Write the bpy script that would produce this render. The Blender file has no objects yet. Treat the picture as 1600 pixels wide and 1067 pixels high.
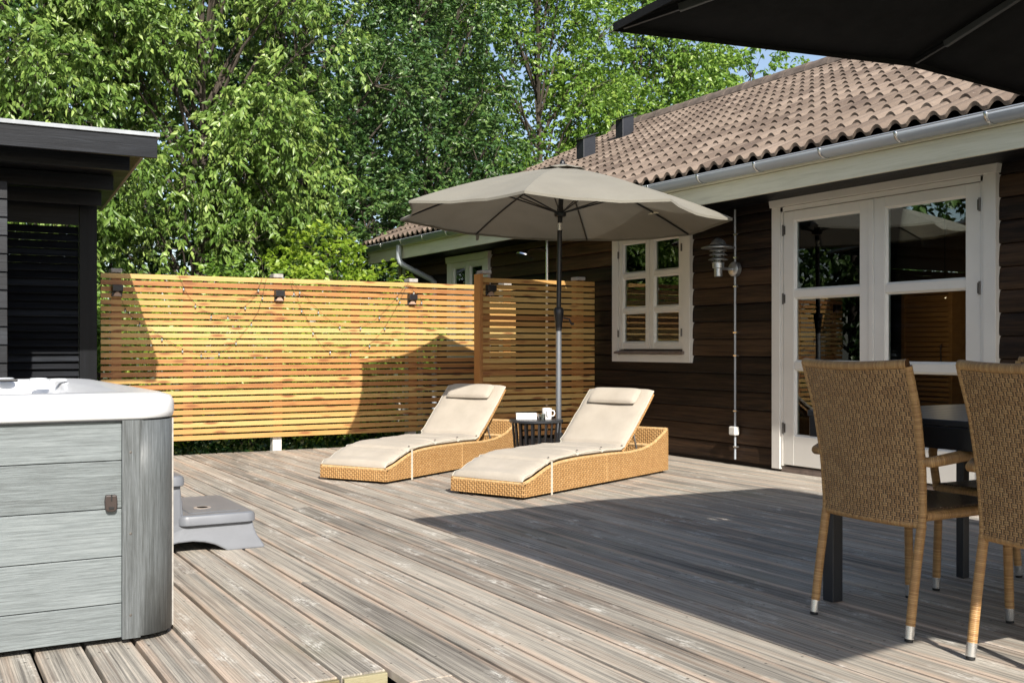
import bpy, math, random
import numpy as np
from mathutils import Vector, Matrix
random.seed(7); np.random.seed(7)
R = math.radians
col = bpy.context.scene.collection
scene = bpy.context.scene

# ------------------------------------------------------------------ helpers
class MB:
    def __init__(s):
        s.v = []; s.f = []; s.uv = []; s.r = []; s.cur = 0.5; s.M = None
    def pt(s, p):
        p = Vector(p)
        if s.M is not None: p = s.M @ p
        s.v.append((p.x, p.y, p.z)); return len(s.v)-1
    def face(s, idx, uv=None):
        s.f.append(tuple(idx)); s.uv.append(uv); s.r.append(s.cur)
    def poly(s, pts, uv=None):
        s.face([s.pt(p) for p in pts], uv)
    def box(s, x0, x1, y0, y1, z0, z1):
        i = [s.pt(p) for p in ((x0,y0,z0),(x1,y0,z0),(x1,y1,z0),(x0,y1,z0),(x0,y0,z1),(x1,y0,z1),(x1,y1,z1),(x0,y1,z1))]
        for q in ((0,3,2,1),(4,5,6,7),(0,1,5,4),(1,2,6,5),(2,3,7,6),(3,0,4,7)): s.face([i[k] for k in q])
        return s
    def prism(s, prof, a, b, axis='Y'):
        """profile of 2-d points; axis Y: (x,z) swept in y; axis X: (y,z) swept in x; axis Z: (x,y)"""
        def mk(p, t):
            if axis == 'Y': return (p[0], t, p[1])
            if axis == 'X': return (t, p[0], p[1])
            return (p[0], p[1], t)
        A = [s.pt(mk(p, a)) for p in prof]; B = [s.pt(mk(p, b)) for p in prof]; n = len(prof)
        for k in range(n):
            s.face((A[k], A[(k+1) % n], B[(k+1) % n], B[k]))
        s.face(A[::-1]); s.face(B)
        return s
    def bar(s, p, q, w, h, up=(0,0,1)):
        p = Vector(p); q = Vector(q); d = (q-p).normalized(); u = Vector(up)
        sx = d.cross(u)
        if sx.length < 1e-4: sx = Vector((1,0,0))
        sx.normalize(); uz = sx.cross(d).normalized()
        i = []
        for c in (p, q):
            for a, b in ((-1,-1),(1,-1),(1,1),(-1,1)): i.append(s.pt(c + sx*a*w/2 + uz*b*h/2))
        for k in range(4): s.face((i[k], i[(k+1)%4], i[4+(k+1)%4], i[4+k]))
        s.face(i[0:4][::-1]); s.face(i[4:8])
        return s
    def tube(s, pts, rad, n=12, caps=True, flat=1.0):
        pts = [Vector(p) for p in pts]
        if not isinstance(rad, (list, tuple)): rad = [rad]*len(pts)
        rings = []; N = None; L = 0
        for k, p in enumerate(pts):
            if k == 0: t = pts[1]-pts[0]
            elif k == len(pts)-1: t = pts[-1]-pts[-2]
            else: t = (pts[k+1]-p).normalized() + (p-pts[k-1]).normalized()
            if t.length < 1e-9: t = Vector((0,0,1))
            t.normalize()
            if N is None:
                N = t.orthogonal().normalized()
            else:
                N = (N - t*N.dot(t)); N.normalize(); L += (p-pts[k-1]).length
            B = t.cross(N)
            rings.append(([s.pt(p + (N*math.cos(2*math.pi*a/n) + B*math.sin(2*math.pi*a/n)*flat)*rad[k]) for a in range(n)], L))
        for k in range(len(rings)-1):
            a, la = rings[k]; b, lb = rings[k+1]; r = rad[k]
            for j in range(n):
                u0 = 2*math.pi*r*j/n; u1 = 2*math.pi*r*(j+1)/n
                s.face((a[j], a[(j+1)%n], b[(j+1)%n], b[j]), ((u0,la),(u1,la),(u1,lb),(u0,lb)))
        if caps:
            s.face(rings[0][0][::-1], tuple((0,0) for _ in range(n))); s.face(rings[-1][0], tuple((0,0) for _ in range(n)))
        return s
    def lathe(s, prof, c=(0,0,0), n=32, close=True):
        c = Vector(c); rings = []; L = 0
        for k, (r, z) in enumerate(prof):
            if k: L += math.hypot(r-prof[k-1][0], z-prof[k-1][1])
            rings.append(([s.pt(c + Vector((r*math.cos(2*math.pi*a/n), r*math.sin(2*math.pi*a/n), z))) for a in range(n)], L))
        for k in range(len(rings)-1):
            a, la = rings[k]; b, lb = rings[k+1]; r = max(prof[k][0], prof[k+1][0])
            for j in range(n):
                u0 = 2*math.pi*r*j/n; u1 = 2*math.pi*r*(j+1)/n
                s.face((a[j], a[(j+1)%n], b[(j+1)%n], b[j]), ((u0,la),(u1,la),(u1,lb),(u0,lb)))
        if close:
            if prof[0][0] > 1e-5: s.face(rings[0][0][::-1], tuple((0,0) for _ in range(n)))
            if prof[-1][0] > 1e-5: s.face(rings[-1][0], tuple((0,0) for _ in range(n)))
        return s
    def grid(s, rows, uv=None, close_u=False):
        """rows: list of lists of points"""
        I = [[s.pt(p) for p in r] for r in rows]
        for a in range(len(I)-1):
            m = len(I[a])
            for b in range(m if close_u else m-1):
                c = (b+1) % m
                q = None
                if uv: q = (uv[a][b], uv[a][c], uv[a+1][c], uv[a+1][b])
                s.face((I[a][b], I[a][c], I[a+1][c], I[a+1][b]), q)
        return I
    def build(s, name, mat, parent=None, smooth=False, bevel=0, solid=0, angle=40, subsurf=0):
        me = bpy.data.meshes.new(name)
        off = Vector(parent_off(parent))
        V = np.array(s.v, dtype=np.float64) - np.array(off)
        me.from_pydata(V.tolist(), [], s.f)
        at = me.attributes.new('rnd', 'FLOAT', 'FACE'); at.data.foreach_set('value', s.r)
        ul = me.uv_layers.new(name='UVMap')
        uvs = []
        for k, f in enumerate(s.f):
            if s.uv[k] is not None: uvs.extend(s.uv[k]); continue
            p = [V[i] for i in f]
            a = p[1]-p[0]; b = p[-1]-p[0]
            nx, ny, nz = abs(a[1]*b[2]-a[2]*b[1]), abs(a[2]*b[0]-a[0]*b[2]), abs(a[0]*b[1]-a[1]*b[0])
            if nz >= nx and nz >= ny: uvs.extend((q[0], q[1]) for q in p)
            elif nx >= ny: uvs.extend((q[1], q[2]) for q in p)
            else: uvs.extend((q[0], q[2]) for q in p)
        ul.data.foreach_set('uv', np.array(uvs, dtype=np.float32).ravel())
        me.materials.append(M[mat] if isinstance(mat, str) else mat)
        if smooth:
            me.polygons.foreach_set('use_smooth', [True]*len(me.polygons))
            try: me.set_sharp_from_angle(angle=R(angle))
            except Exception: pass
        me.validate(); me.update()
        o = bpy.data.objects.new(name, me); col.objects.link(o)
        if parent is not None: o.parent = parent
        if solid:
            m = o.modifiers.new('solid', 'SOLIDIFY'); m.thickness = solid; m.offset = 0
        if bevel:
            m = o.modifiers.new('bevel', 'BEVEL'); m.width = bevel; m.segments = 2; m.limit_method = 'ANGLE'; m.angle_limit = R(35)
        if subsurf:
            m = o.modifiers.new('sub', 'SUBSURF'); m.levels = subsurf; m.render_levels = subsurf
        return o
def parent_off(p):
    v = Vector((0,0,0))
    while p is not None:
        v += p.location; p = p.parent
    return v
def tag(o, label=None, cat=None, group=None, kind=None):
    if label: o['label'] = label
    if cat: o['category'] = cat
    if group: o['group'] = group
    if kind: o['kind'] = kind
    return o
def thing(name, label, cat, loc=(0,0,0), group=None):
    o = bpy.data.objects.new(name, None); o.empty_display_size = .1; col.objects.link(o); o.location = loc
    return tag(o, label, cat, group)
def copy_tree(o, parent=None):
    c = o.copy(); col.objects.link(c)
    if parent is not None:
        c.parent = parent; c.matrix_parent_inverse = o.matrix_parent_inverse.copy()
    for ch in [x for x in col.objects if x.parent == o]: copy_tree(ch, c)
    return c

# ------------------------------------------------------------------ materials
M = {}
class NT:
    def __init__(s, name):
        s.m = bpy.data.materials.new(name); s.m.use_nodes = True; s.n = s.m.node_tree.nodes; s.l = s.m.node_tree.links
        s.b = s.n['Principled BSDF']; s.out = s.n['Material Output']; M[name] = s.m
    def new(s, t, **k):
        n = s.n.new(t)
        for a, b in k.items(): setattr(n, a, b)
        return n
    def link(s, a, b): s.l.new(a, b)
    def inp(s, sock, v):
        if hasattr(v, 'is_linked') or isinstance(v, bpy.types.NodeSocket): s.l.new(v, sock)
        else: sock.default_value = v
    def math(s, op, a, b=None, c=None, clamp=False):
        n = s.n.new('ShaderNodeMath'); n.operation = op; n.use_clamp = clamp
        s.inp(n.inputs[0], a)
        if b is not None: s.inp(n.inputs[1], b)
        if c is not None: s.inp(n.inputs[2], c)
        return n.outputs[0]
    def coord(s, kind='Object', scale=(1,1,1), loc=(0,0,0), rot=(0,0,0)):
        tc = s.n.new('ShaderNodeTexCoord'); mp = s.n.new('ShaderNodeMapping')
        mp.inputs['Scale'].default_value = scale; mp.inputs['Location'].default_value = loc; mp.inputs['Rotation'].default_value = rot
        s.l.new(tc.outputs[kind], mp.inputs[0]); return mp.outputs[0]
    def noise(s, vec, scale, detail=4, rough=.55, dist=0):
        n = s.n.new('ShaderNodeTexNoise'); n.inputs['Scale'].default_value = scale; n.inputs['Detail'].default_value = detail
        n.inputs['Roughness'].default_value = rough; n.inputs['Distortion'].default_value = dist
        s.l.new(vec, n.inputs['Vector']); return n.outputs['Fac']
    def ramp(s, fac, stops, interp='LINEAR'):
        n = s.n.new('ShaderNodeValToRGB'); n.color_ramp.interpolation = interp
        e = n.color_ramp.elements
        while len(e) > 1: e.remove(e[-1])
        e[0].position = stops[0][0]; e[0].color = (*stops[0][1], 1) if len(stops[0][1]) == 3 else stops[0][1]
        for p, c in stops[1:]:
            x = e.new(p); x.color = (*c, 1)
        s.inp(n.inputs[0], fac); return n.outputs[0]
    def g(s, fac, a, b, va=0., vb=1.):
        n = s.n.new('ShaderNodeMapRange'); n.inputs[1].default_value = a; n.inputs[2].default_value = b
        n.inputs[3].default_value = va; n.inputs[4].default_value = vb
        s.inp(n.inputs[0], fac); return n.outputs[0]
    def mix(s, fac, a, b, mode='MIX'):
        n = s.n.new('ShaderNodeMix'); n.data_type = 'RGBA'; n.blend_type = mode
        s.inp(n.inputs[0], fac)
        for sock, v in ((n.inputs[6], a), (n.inputs[7], b)):
            if isinstance(v, tuple): sock.default_value = (*v, 1) if len(v) == 3 else v
            else: s.l.new(v, sock)
        return n.outputs[2]
    def attr(s, name='rnd'):
        n = s.n.new('ShaderNodeAttribute'); n.attribute_name = name; return n.outputs['Fac']
    def bump(s, h, strength=.3, dist=.01):
        n = s.n.new('ShaderNodeBump'); n.inputs['Strength'].default_value = strength; n.inputs['Distance'].default_value = dist
        s.l.new(h, n.inputs['Height']); s.l.new(n.outputs[0], s.b.inputs['Normal']); return n
    def base(s, c):
        if isinstance(c, tuple): s.b.inputs['Base Color'].default_value = (*c, 1)
        else: s.l.new(c, s.b.inputs['Base Color'])
    def rough(s, v): s.inp(s.b.inputs['Roughness'], v)
    def metal(s, v): s.b.inputs['Metallic'].default_value = v

def m_plain(name, c, rough=.5, metal=0, var=.12, vs=6, bump=.0, bs=60, spec=None):
    t = NT(name); n = t.noise(t.coord(), vs, 5)
    lo = tuple(x*(1-var) for x in c); hi = tuple(min(1, x*(1+var)) for x in c)
    t.base(t.ramp(n, [(.3, lo), (.7, hi)])); t.rough(rough); t.metal(metal)
    if bump: t.bump(t.noise(t.coord(), bs, 3), bump, .005)
    if spec is not None: t.b.inputs['Specular IOR Level'].default_value = spec
    return t
def m_wood(name, stops, scale, rough=.6, bump=.25, knots=None, rw=.5, uv=False):
    """streaky grain; scale stretches object space (small value = along the grain); rnd shifts each piece"""
    t = NT(name); r = t.attr()
    v = t.coord('UV' if uv else 'Object', scale)
    add = t.new('ShaderNodeVectorMath', operation='ADD'); t.link(v, add.inputs[0])
    cx = t.new('ShaderNodeCombineXYZ'); k = t.math('MULTIPLY', r, 137.3)
    for i in range(3): t.link(k, cx.inputs[i])
    t.link(cx.outputs[0], add.inputs[1]); v2 = add.outputs[0]
    n1 = t.noise(v2, 1, 8, .65, .4); n2 = t.noise(v2, 5, 4, .6)
    f = t.math('ADD', t.math('MULTIPLY', n1, 1-.35), t.math('MULTIPLY', n2, .35))
    f = t.math('ADD', f, t.math('MULTIPLY', t.math('SUBTRACT', r, .5), rw))
    c = t.ramp(f, stops)
    if knots:
        vo = t.new('ShaderNodeTexVoronoi'); vo.inputs['Scale'].default_value = 1
        kv = t.new('ShaderNodeVectorMath', operation='ADD'); t.link(t.coord('UV' if uv else 'Object', knots[0]), kv.inputs[0]); t.link(cx.outputs[0], kv.inputs[1])
        t.link(kv.outputs[0], vo.inputs['Vector'])
        c = t.mix(t.g(vo.outputs['Distance'], knots[2], knots[2]*.45, 0, knots[3]), c, knots[1])
    t.base(c); t.rough(rough); t.bump(n2, bump, .004)
    return t
def weave(t, pu, pv, ov=.62, dbl=False):
    tc = t.new('ShaderNodeTexCoord'); sp = t.new('ShaderNodeSeparateXYZ'); t.link(tc.outputs['UV'], sp.inputs[0])
    U = t.math('DIVIDE', sp.outputs[0], pu); V = t.math('DIVIDE', sp.outputs[1], pv)
    row = t.math('FLOOR', V); ph = t.math('FRACT', t.math('ADD', U, t.math('MULTIPLY', row, .5)))
    fv = t.math('FRACT', V)
    hv = t.math('ABSOLUTE', t.math('SINE', t.math('MULTIPLY', fv, math.pi*(2 if dbl else 1))))
    hu = t.math('SINE', t.math('MULTIPLY', t.math('DIVIDE', ph, ov, clamp=True), math.pi))
    H = t.math('MULTIPLY', t.math('POWER', hv, .5), t.math('POWER', t.math('ABSOLUTE', hu), .6))
    w2 = t.math('DIVIDE', t.math('SUBTRACT', ph, ov), 1-ov, clamp=True)
    W = t.math('MULTIPLY', t.math('ABSOLUTE', t.math('SINE', t.math('MULTIPLY', w2, math.pi))), .62)
    cell = t.math('ADD', row, t.math('MULTIPLY', t.math('FLOOR', t.math('ADD', U, t.math('MULTIPLY', row, .5))), 7.31))
    wn = t.new('ShaderNodeTexWhiteNoise', noise_dimensions='1D'); t.link(cell, wn.inputs['W'])
    return t.math('MAXIMUM', H, W), wn.outputs['Value']
def m_wicker(name, dark, mid, light, pu, pv, ov=.62, dbl=False):
    t = NT(name); h, cell = weave(t, pu, pv, ov, dbl)
    f = t.math('ADD', t.math('MULTIPLY', cell, .5), t.math('MULTIPLY', t.noise(t.coord(), 14, 3), .5))
    c = t.mix(f, mid, light)
    c = t.mix(t.g(h, .12, .55), dark, c)
    t.base(c); t.rough(.45); t.bump(h, .8, .006)
def m_wrap(name, dark, mid, light, p):
    t = NT(name); tc = t.new('ShaderNodeTexCoord'); sp = t.new('ShaderNodeSeparateXYZ'); t.link(tc.outputs['UV'], sp.inputs[0])
    V = t.math('DIVIDE', sp.outputs[1], p)
    h = t.math('POWER', t.math('SINE', t.math('MULTIPLY', t.math('FRACT', V), math.pi)), .5)
    wn = t.new('ShaderNodeTexWhiteNoise', noise_dimensions='1D'); t.link(t.math('FLOOR', V), wn.inputs['W'])
    c = t.mix(wn.outputs['Value'], mid, light); c = t.mix(t.g(h, .1, .6), dark, c)
    t.base(c); t.rough(.42); t.bump(h, .6, .003)
def m_fabric(name, c1, c2, trans=0, weave_s=500, rough=.9, wr=.25, ws=7):
    t = NT(name); n = t.noise(t.coord(), ws, 5, .6); k = t.noise(t.coord(scale=(1,1,1)), weave_s, 2)
    f = t.math('ADD', t.math('MULTIPLY', n, .7), t.math('MULTIPLY', k, .3))
    c = t.ramp(f, [(.35, c1), (.65, c2)]); t.base(c); t.rough(rough)
    t.b.inputs['Sheen Weight'].default_value = 0 if 'black' in name else .15
    t.b.inputs['Specular IOR Level'].default_value = .15
    bm = t.bump(t.math('ADD', t.math('MULTIPLY', n, 3), k), wr, .012)
    if trans:
        tr = t.new('ShaderNodeBsdfTranslucent'); t.link(c, tr.inputs[0]); mx = t.new('ShaderNodeMixShader'); mx.inputs[0].default_value = trans
        t.link(t.b.outputs[0], mx.inputs[1]); t.link(tr.outputs[0], mx.inputs[2]); t.link(mx.outputs[0], t.out.inputs[0])
def m_leaf(name, dark, mid, light, trans=.35):
    t = NT(name); r = t.attr(); n = t.noise(t.coord(), .9, 3)
    f = t.math('ADD', t.math('MULTIPLY', r, .75), t.math('MULTIPLY', n, .25))
    c = t.ramp(f, [(.1, dark), (.5, mid), (.86, light), (.97, (light[0]*1.35, light[1]*1.02, light[2]*1.1))]); t.base(c); t.rough(.38)
    t.b.inputs['Specular IOR Level'].default_value = .45
    tr = t.new('ShaderNodeBsdfTranslucent'); c2 = t.mix(.5, c, tuple(min(1, x*2.2) for x in mid)); t.link(c2, tr.inputs[0])
    mx = t.new('ShaderNodeMixShader'); mx.inputs[0].default_value = trans
    t.link(t.b.outputs[0], mx.inputs[1]); t.link(tr.outputs[0], mx.inputs[2]); t.link(mx.outputs[0], t.out.inputs[0])
def m_glass(name, tint=.85):
    t = NT(name); fr = t.new('ShaderNodeFresnel'); fr.inputs[0].default_value = 1.52
    k = t.math('MULTIPLY', fr.outputs[0], 1.75, clamp=True)
    tr = t.new('ShaderNodeBsdfTransparent'); tr.inputs[0].default_value = (tint*.96, tint, tint*.97, 1)
    gl = t.new('ShaderNodeBsdfGlossy'); gl.inputs['Roughness'].default_value = 0.0; gl.inputs[0].default_value = (.95, .97, .96, 1)
    mx = t.new('ShaderNodeMixShader'); t.link(k, mx.inputs[0]); t.link(tr.outputs[0], mx.inputs[1]); t.link(gl.outputs[0], mx.inputs[2])
    t.link(mx.outputs[0], t.out.inputs[0])

def m_deck():
    t = NT('deck_wood'); r = t.attr()
    cx = t.new('ShaderNodeCombineXYZ'); k = t.math('MULTIPLY', r, 91.7)
    t.link(k, cx.inputs[0]); t.link(k, cx.inputs[1])
    def vec(sc):
        a = t.new('ShaderNodeVectorMath', operation='ADD'); t.link(t.coord('Object', sc), a.inputs[0]); t.link(cx.outputs[0], a.inputs[1]); return a.outputs[0]
    streak = t.noise(vec((62, .6, 1)), 1, 7, .72, .2)
    fine = t.noise(vec((230, 3.2, 1)), 1, 3, .7)
    patch = t.noise(vec((3.2, .8, 1)), 1, 4, .6)
    f = t.math('ADD', t.math('MULTIPLY', streak, .74), t.math('MULTIPLY', patch, .26))
    f = t.math('ADD', f, t.math('MULTIPLY', t.math('SUBTRACT', r, .5), .10))
    c = t.ramp(f, [(.38, (.135,.122,.106)), (.45, (.25,.23,.20)), (.52, (.375,.345,.295)), (.60, (.53,.475,.40))])
    # warm unweathered timber in long streaks
    warm = t.noise(vec((16, .25, 1)), 1, 3, .6)
    c = t.mix(t.g(warm, .5, .72, 0, .45), c, (.52,.38,.28))
    moss = t.noise(t.coord('Object', (1.1,.9,1)), 1, 3, .5)
    c = t.mix(t.g(moss, .60, .75, 0, .3), c, (.2,.21,.11))
    # pale ragged patches round knots
    vo = t.new('ShaderNodeTexVoronoi'); vo.inputs['Scale'].default_value = 1; vo.inputs['Randomness'].default_value = 1
    w = t.new('ShaderNodeVectorMath', operation='ADD'); t.link(vec((9, 2.3, 1)), w.inputs[0])
    nd = t.new('ShaderNodeTexNoise'); nd.inputs['Scale'].default_value = 22; t.link(t.coord('Object'), nd.inputs['Vector'])
    sc = t.new('ShaderNodeVectorMath', operation='SCALE'); sc.inputs['Scale'].default_value = .55; t.link(nd.outputs['Color'], sc.inputs[0]); t.link(sc.outputs[0], w.inputs[1])
    t.link(w.outputs[0], vo.inputs['Vector'])
    pw = t.math('MULTIPLY', t.g(vo.outputs['Distance'], .36, .10, 0, 1), t.g(t.noise(t.coord('Object', (60, 14, 1)), 1, 4, .8), .45, .62))
    c = t.mix(t.math('MULTIPLY', pw, .9), c, (.80,.77,.70))
    c = t.mix(t.g(fine, .35, .5, .34, 0), c, (.07,.06,.05))
    sp0 = t.new('ShaderNodeSeparateXYZ'); t.link(t.coord('Object'), sp0.inputs[0])
    g0 = t.math('ABSOLUTE', t.math('SINE', t.math('MULTIPLY', sp0.outputs[0], math.pi/.0105)))
    c = t.mix(t.g(g0, .30, .08, 0, .30), c, (.08,.07,.06))
    # screw heads: two to a board over every joist
    xm = t.math('MODULO', t.math('SUBTRACT', sp0.outputs[0], 1.338-16), .16); ym = t.math('SUBTRACT', t.math('MODULO', t.math('ADD', sp0.outputs[1], 30.1), .60), .30)
    xa = t.math('SUBTRACT', t.math('ABSOLUTE', t.math('SUBTRACT', xm, .0737)), .046)
    dd = t.math('SQRT', t.math('ADD', t.math('MULTIPLY', xa, xa), t.math('MULTIPLY', ym, ym)))
    # fresher, peach coloured timber along the worn arrises of each board
    ed = t.math('ABSOLUTE', t.math('SUBTRACT', xm, .0737))
    en = t.noise(vec((5, .9, 1)), 1, 4, .65)
    c = t.mix(t.math('MULTIPLY', t.g(ed, .045, .066, 0, .62), t.g(en, .42, .58)), c, (.60,.455,.345))
    c = t.mix(t.g(dd, .0055, .0040, 0, .85), c, (.045,.04,.035))
    t.link(c, t.b.inputs['Base Color'])
    t.rough(.72)
    # ribbed decking profile: fine grooves running along each board
    sp = t.new('ShaderNodeSeparateXYZ'); t.link(t.coord('Object'), sp.inputs[0])
    gr = t.math('ABSOLUTE', t.math('SINE', t.math('MULTIPLY', sp.outputs[0], math.pi/.0105)))
    h = t.math('ADD', t.math('MULTIPLY', gr, .30), t.math('MULTIPLY', fine, .7)); h = t.math('ADD', h, t.math('MULTIPLY', streak, .8))
    t.bump(h, .7, .007)
m_deck()
m_wood('deck_end_grain', [(.3, (.08,.06,.03)), (.5, (.20,.165,.08)), (.7, (.30,.265,.16))], (12,12,30), .8, .4)
m_wood('pine_slats', [(.18, (.28,.105,.033)), (.36, (.41,.20,.062)), (.54, (.50,.30,.094)), (.82, (.60,.42,.17))], (1.6, 40, 60), .5, .15,
       knots=((3.4, 1, 16), (.24,.09,.03), .30, .9), rw=.46)
m_wood('pine_posts', [(.25, (.28,.11,.035)), (.55, (.42,.19,.055)), (.8, (.5,.28,.10))], (30, 30, 1.5), .5, .15, rw=.3)
m_wood('wall_plank', [(.28, (.005,.0042,.004)), (.44, (.016,.010,.0075)), (.56, (.042,.024,.014)), (.75, (.085,.048,.026))], (1, .9, 26), .5, .5,
       knots=((1, .9, 7), (.008,.006,.005), .16, .7), rw=.30)
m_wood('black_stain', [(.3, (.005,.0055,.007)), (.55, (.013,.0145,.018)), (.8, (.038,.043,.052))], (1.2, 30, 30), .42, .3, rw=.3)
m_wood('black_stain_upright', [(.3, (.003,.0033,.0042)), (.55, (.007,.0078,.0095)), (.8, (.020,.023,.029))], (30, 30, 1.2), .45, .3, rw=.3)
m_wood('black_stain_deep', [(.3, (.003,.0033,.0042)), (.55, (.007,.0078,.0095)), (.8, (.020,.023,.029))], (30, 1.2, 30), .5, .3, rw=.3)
m_wood('cream_paint', [(.3, (.56,.53,.40)), (.5, (.70,.67,.52)), (.7, (.78,.75,.62))], (20, 1.1, 20), .5, .2, rw=.15)
t = m_plain('white_paint', (.70,.675,.625), .38, var=.05, vs=3, bump=.08, bs=40)
m_wood('interior_pine', [(.3, (.34,.17,.06)), (.55, (.50,.27,.10)), (.8, (.58,.36,.16))], (20, 1, 20), .5, .1)
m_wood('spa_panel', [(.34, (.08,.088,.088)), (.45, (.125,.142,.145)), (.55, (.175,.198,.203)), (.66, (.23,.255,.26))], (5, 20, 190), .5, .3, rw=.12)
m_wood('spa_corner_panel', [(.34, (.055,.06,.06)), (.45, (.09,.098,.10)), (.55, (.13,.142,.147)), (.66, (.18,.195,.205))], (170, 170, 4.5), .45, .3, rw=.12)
m_plain('acrylic_white', (.74,.75,.77), .18, var=.02)
m_plain('acrylic_marbled', (.62,.64,.66), .2, var=.18, vs=12)
m_plain('grey_plastic', (.165,.175,.195), .42, var=.1, vs=5, bump=.1, bs=300)
m_plain('step_grip', (.36,.30,.25), .8, var=.3, vs=40)
m_plain('brown_plastic', (.045,.032,.028), .4, var=.2)
m_plain('galvanised', (.52,.54,.56), .36, metal=.85, var=.14, vs=14)
m_plain('gutter_steel', (.40,.43,.47), .30, metal=.2, var=.06, vs=3)
m_plain('bright_metal', (.75,.75,.74), .25, metal=.9, var=.05)
m_plain('roofing_felt', (.30,.32,.34), .6, var=.2, vs=8)
m_plain('copper_shade', (.40,.27,.20), .4, var=.1)
m_plain('chrome', (.8,.8,.82), .08, metal=1, var=.02)
m_plain('black_metal', (.014,.014,.016), .35, var=.2)
m_plain('dark_grey_metal', (.035,.037,.042), .38, metal=.3, var=.15)
m_plain('rib_grey', (.075,.077,.08), .4, var=.1)
m_plain('grey_pole', (.28,.30,.33), .32, metal=.7, var=.05)
m_plain('black_rubber', (.01,.01,.01), .7)
m_plain('bulb_glass', (.35,.36,.33), .1, var=.05)
m_plain('ceramic_white', (.82,.81,.79), .25, var=.02)
m_plain('tissue_box', (.78,.76,.74), .7, var=.04)
m_plain('black_print', (.02,.02,.02), .6)
m_plain('vent_black', (.02,.022,.028), .45, var=.15)
m_plain('hinge_metal', (.12,.11,.10), .5, metal=.5, var=.25, vs=60)
m_plain('curtain', (.62,.60,.56), .9, var=.05)
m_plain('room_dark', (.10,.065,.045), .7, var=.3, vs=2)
m_plain('soil', (.10,.075,.05), .95, var=.4, vs=9, bump=.6, bs=30)
m_plain('water', (.05,.12,.14), .05, var=.1)
m_plain('sill_wood', (.17,.13,.11), .6, var=.25, vs=20)
m_plain('concrete_cap', (.36,.34,.31), .8, var=.2, vs=30)
for n_ in ('wall_plank','black_stain','black_stain_upright','black_stain_deep'):
    M[n_].node_tree.nodes['Principled BSDF'].inputs['Specular IOR Level'].default_value = .18
M['deck_wood'].node_tree.nodes['Principled BSDF'].inputs['Specular IOR Level'].default_value = .3
m_fabric('cushion', (.375,.33,.27), (.44,.39,.325), weave_s=700, wr=.22, ws=5)
m_fabric('cushion_edge', (.48,.45,.37), (.56,.53,.45), weave_s=700, wr=.1)
m_fabric('canopy_taupe', (.215,.20,.165), (.25,.235,.195), trans=.13, weave_s=600, wr=.12, ws=3)
m_fabric('canopy_black', (.012,.012,.013), (.019,.019,.020), weave_s=420, wr=.3, ws=9)
m_wicker('wicker_honey', (.13,.06,.015), (.42,.22,.075), (.60,.36,.15), .040, .0145)
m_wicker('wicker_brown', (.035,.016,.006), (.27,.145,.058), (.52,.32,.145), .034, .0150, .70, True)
m_wicker('wicker_seat_shaded', (.02,.012,.008), (.13,.08,.045), (.22,.14,.075), .030, .0105, .68)  # darker copy of the chair wicker: shade on the seat put into colour
m_wrap('wrap_brown', (.08,.035,.012), (.33,.175,.065), (.50,.30,.12), .006)
m_wrap('wrap_honey', (.2,.1,.04), (.50,.30,.12), (.66,.45,.22), .007)
m_leaf('leaf_cherry', (.045,.095,.018), (.125,.215,.038), (.34,.44,.12), .18)
m_leaf('leaf_oak', (.02,.055,.016), (.055,.12,.028), (.17,.26,.07), .14)
m_leaf('leaf_lime', (.06,.13,.02), (.14,.25,.035), (.32,.44,.08), .28)
m_leaf('leaf_yellow', (.11,.18,.02), (.22,.33,.03), (.38,.48,.07), .4)
m_leaf('leaf_ivy', (.015,.045,.012), (.035,.09,.02), (.16,.18,.05), .2)
m_wood('bark', [(.3, (.03,.024,.018)), (.6, (.075,.06,.045)), (.8, (.13,.11,.09))], (9, 9, 2), .9, .8)
m_glass('glass', .82)

def m_tile():
    t = NT('roof_tile'); n = t.noise(t.coord(), 3.2, 6, .65); r = t.attr(); sp = t.noise(t.coord(), 70, 3, .7)
    f = t.math('ADD', t.math('MULTIPLY', n, .55), t.math('MULTIPLY', r, .45))
    c = t.ramp(f, [(.25, (.095,.067,.05)), (.5, (.16,.119,.090)), (.78, (.235,.18,.14))])
    c = t.mix(t.g(sp, .60, .74, 0, .45), c, (.42,.36,.30)); c = t.mix(t.g(sp, .40, .28, 0, .5), c, (.07,.05,.04))
    t.base(c); t.rough(.85); t.bump(sp, .35, .004)
m_tile()
m_plain('ridge_tile', (.14,.108,.088), .9, var=.35, vs=9, bump=.3, bs=40)
def m_grass():
    t = NT('ground_green'); n = t.noise(t.coord(), 2.5, 6, .7)
    t.base(t.ramp(n, [(.35, (.03,.028,.015)), (.5, (.045,.07,.02)), (.65, (.09,.12,.04))])); t.rough(.95); t.bump(t.noise(t.coord(), 40, 4), .8, .03)
m_grass()
def m_emit(name, c, s):
    t = NT(name); t.b.inputs['Emission Color'].default_value = (*c, 1); t.b.inputs['Emission Strength'].default_value = s
m_emit('lamp_glow', (1, .78, .5), 6)

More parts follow.
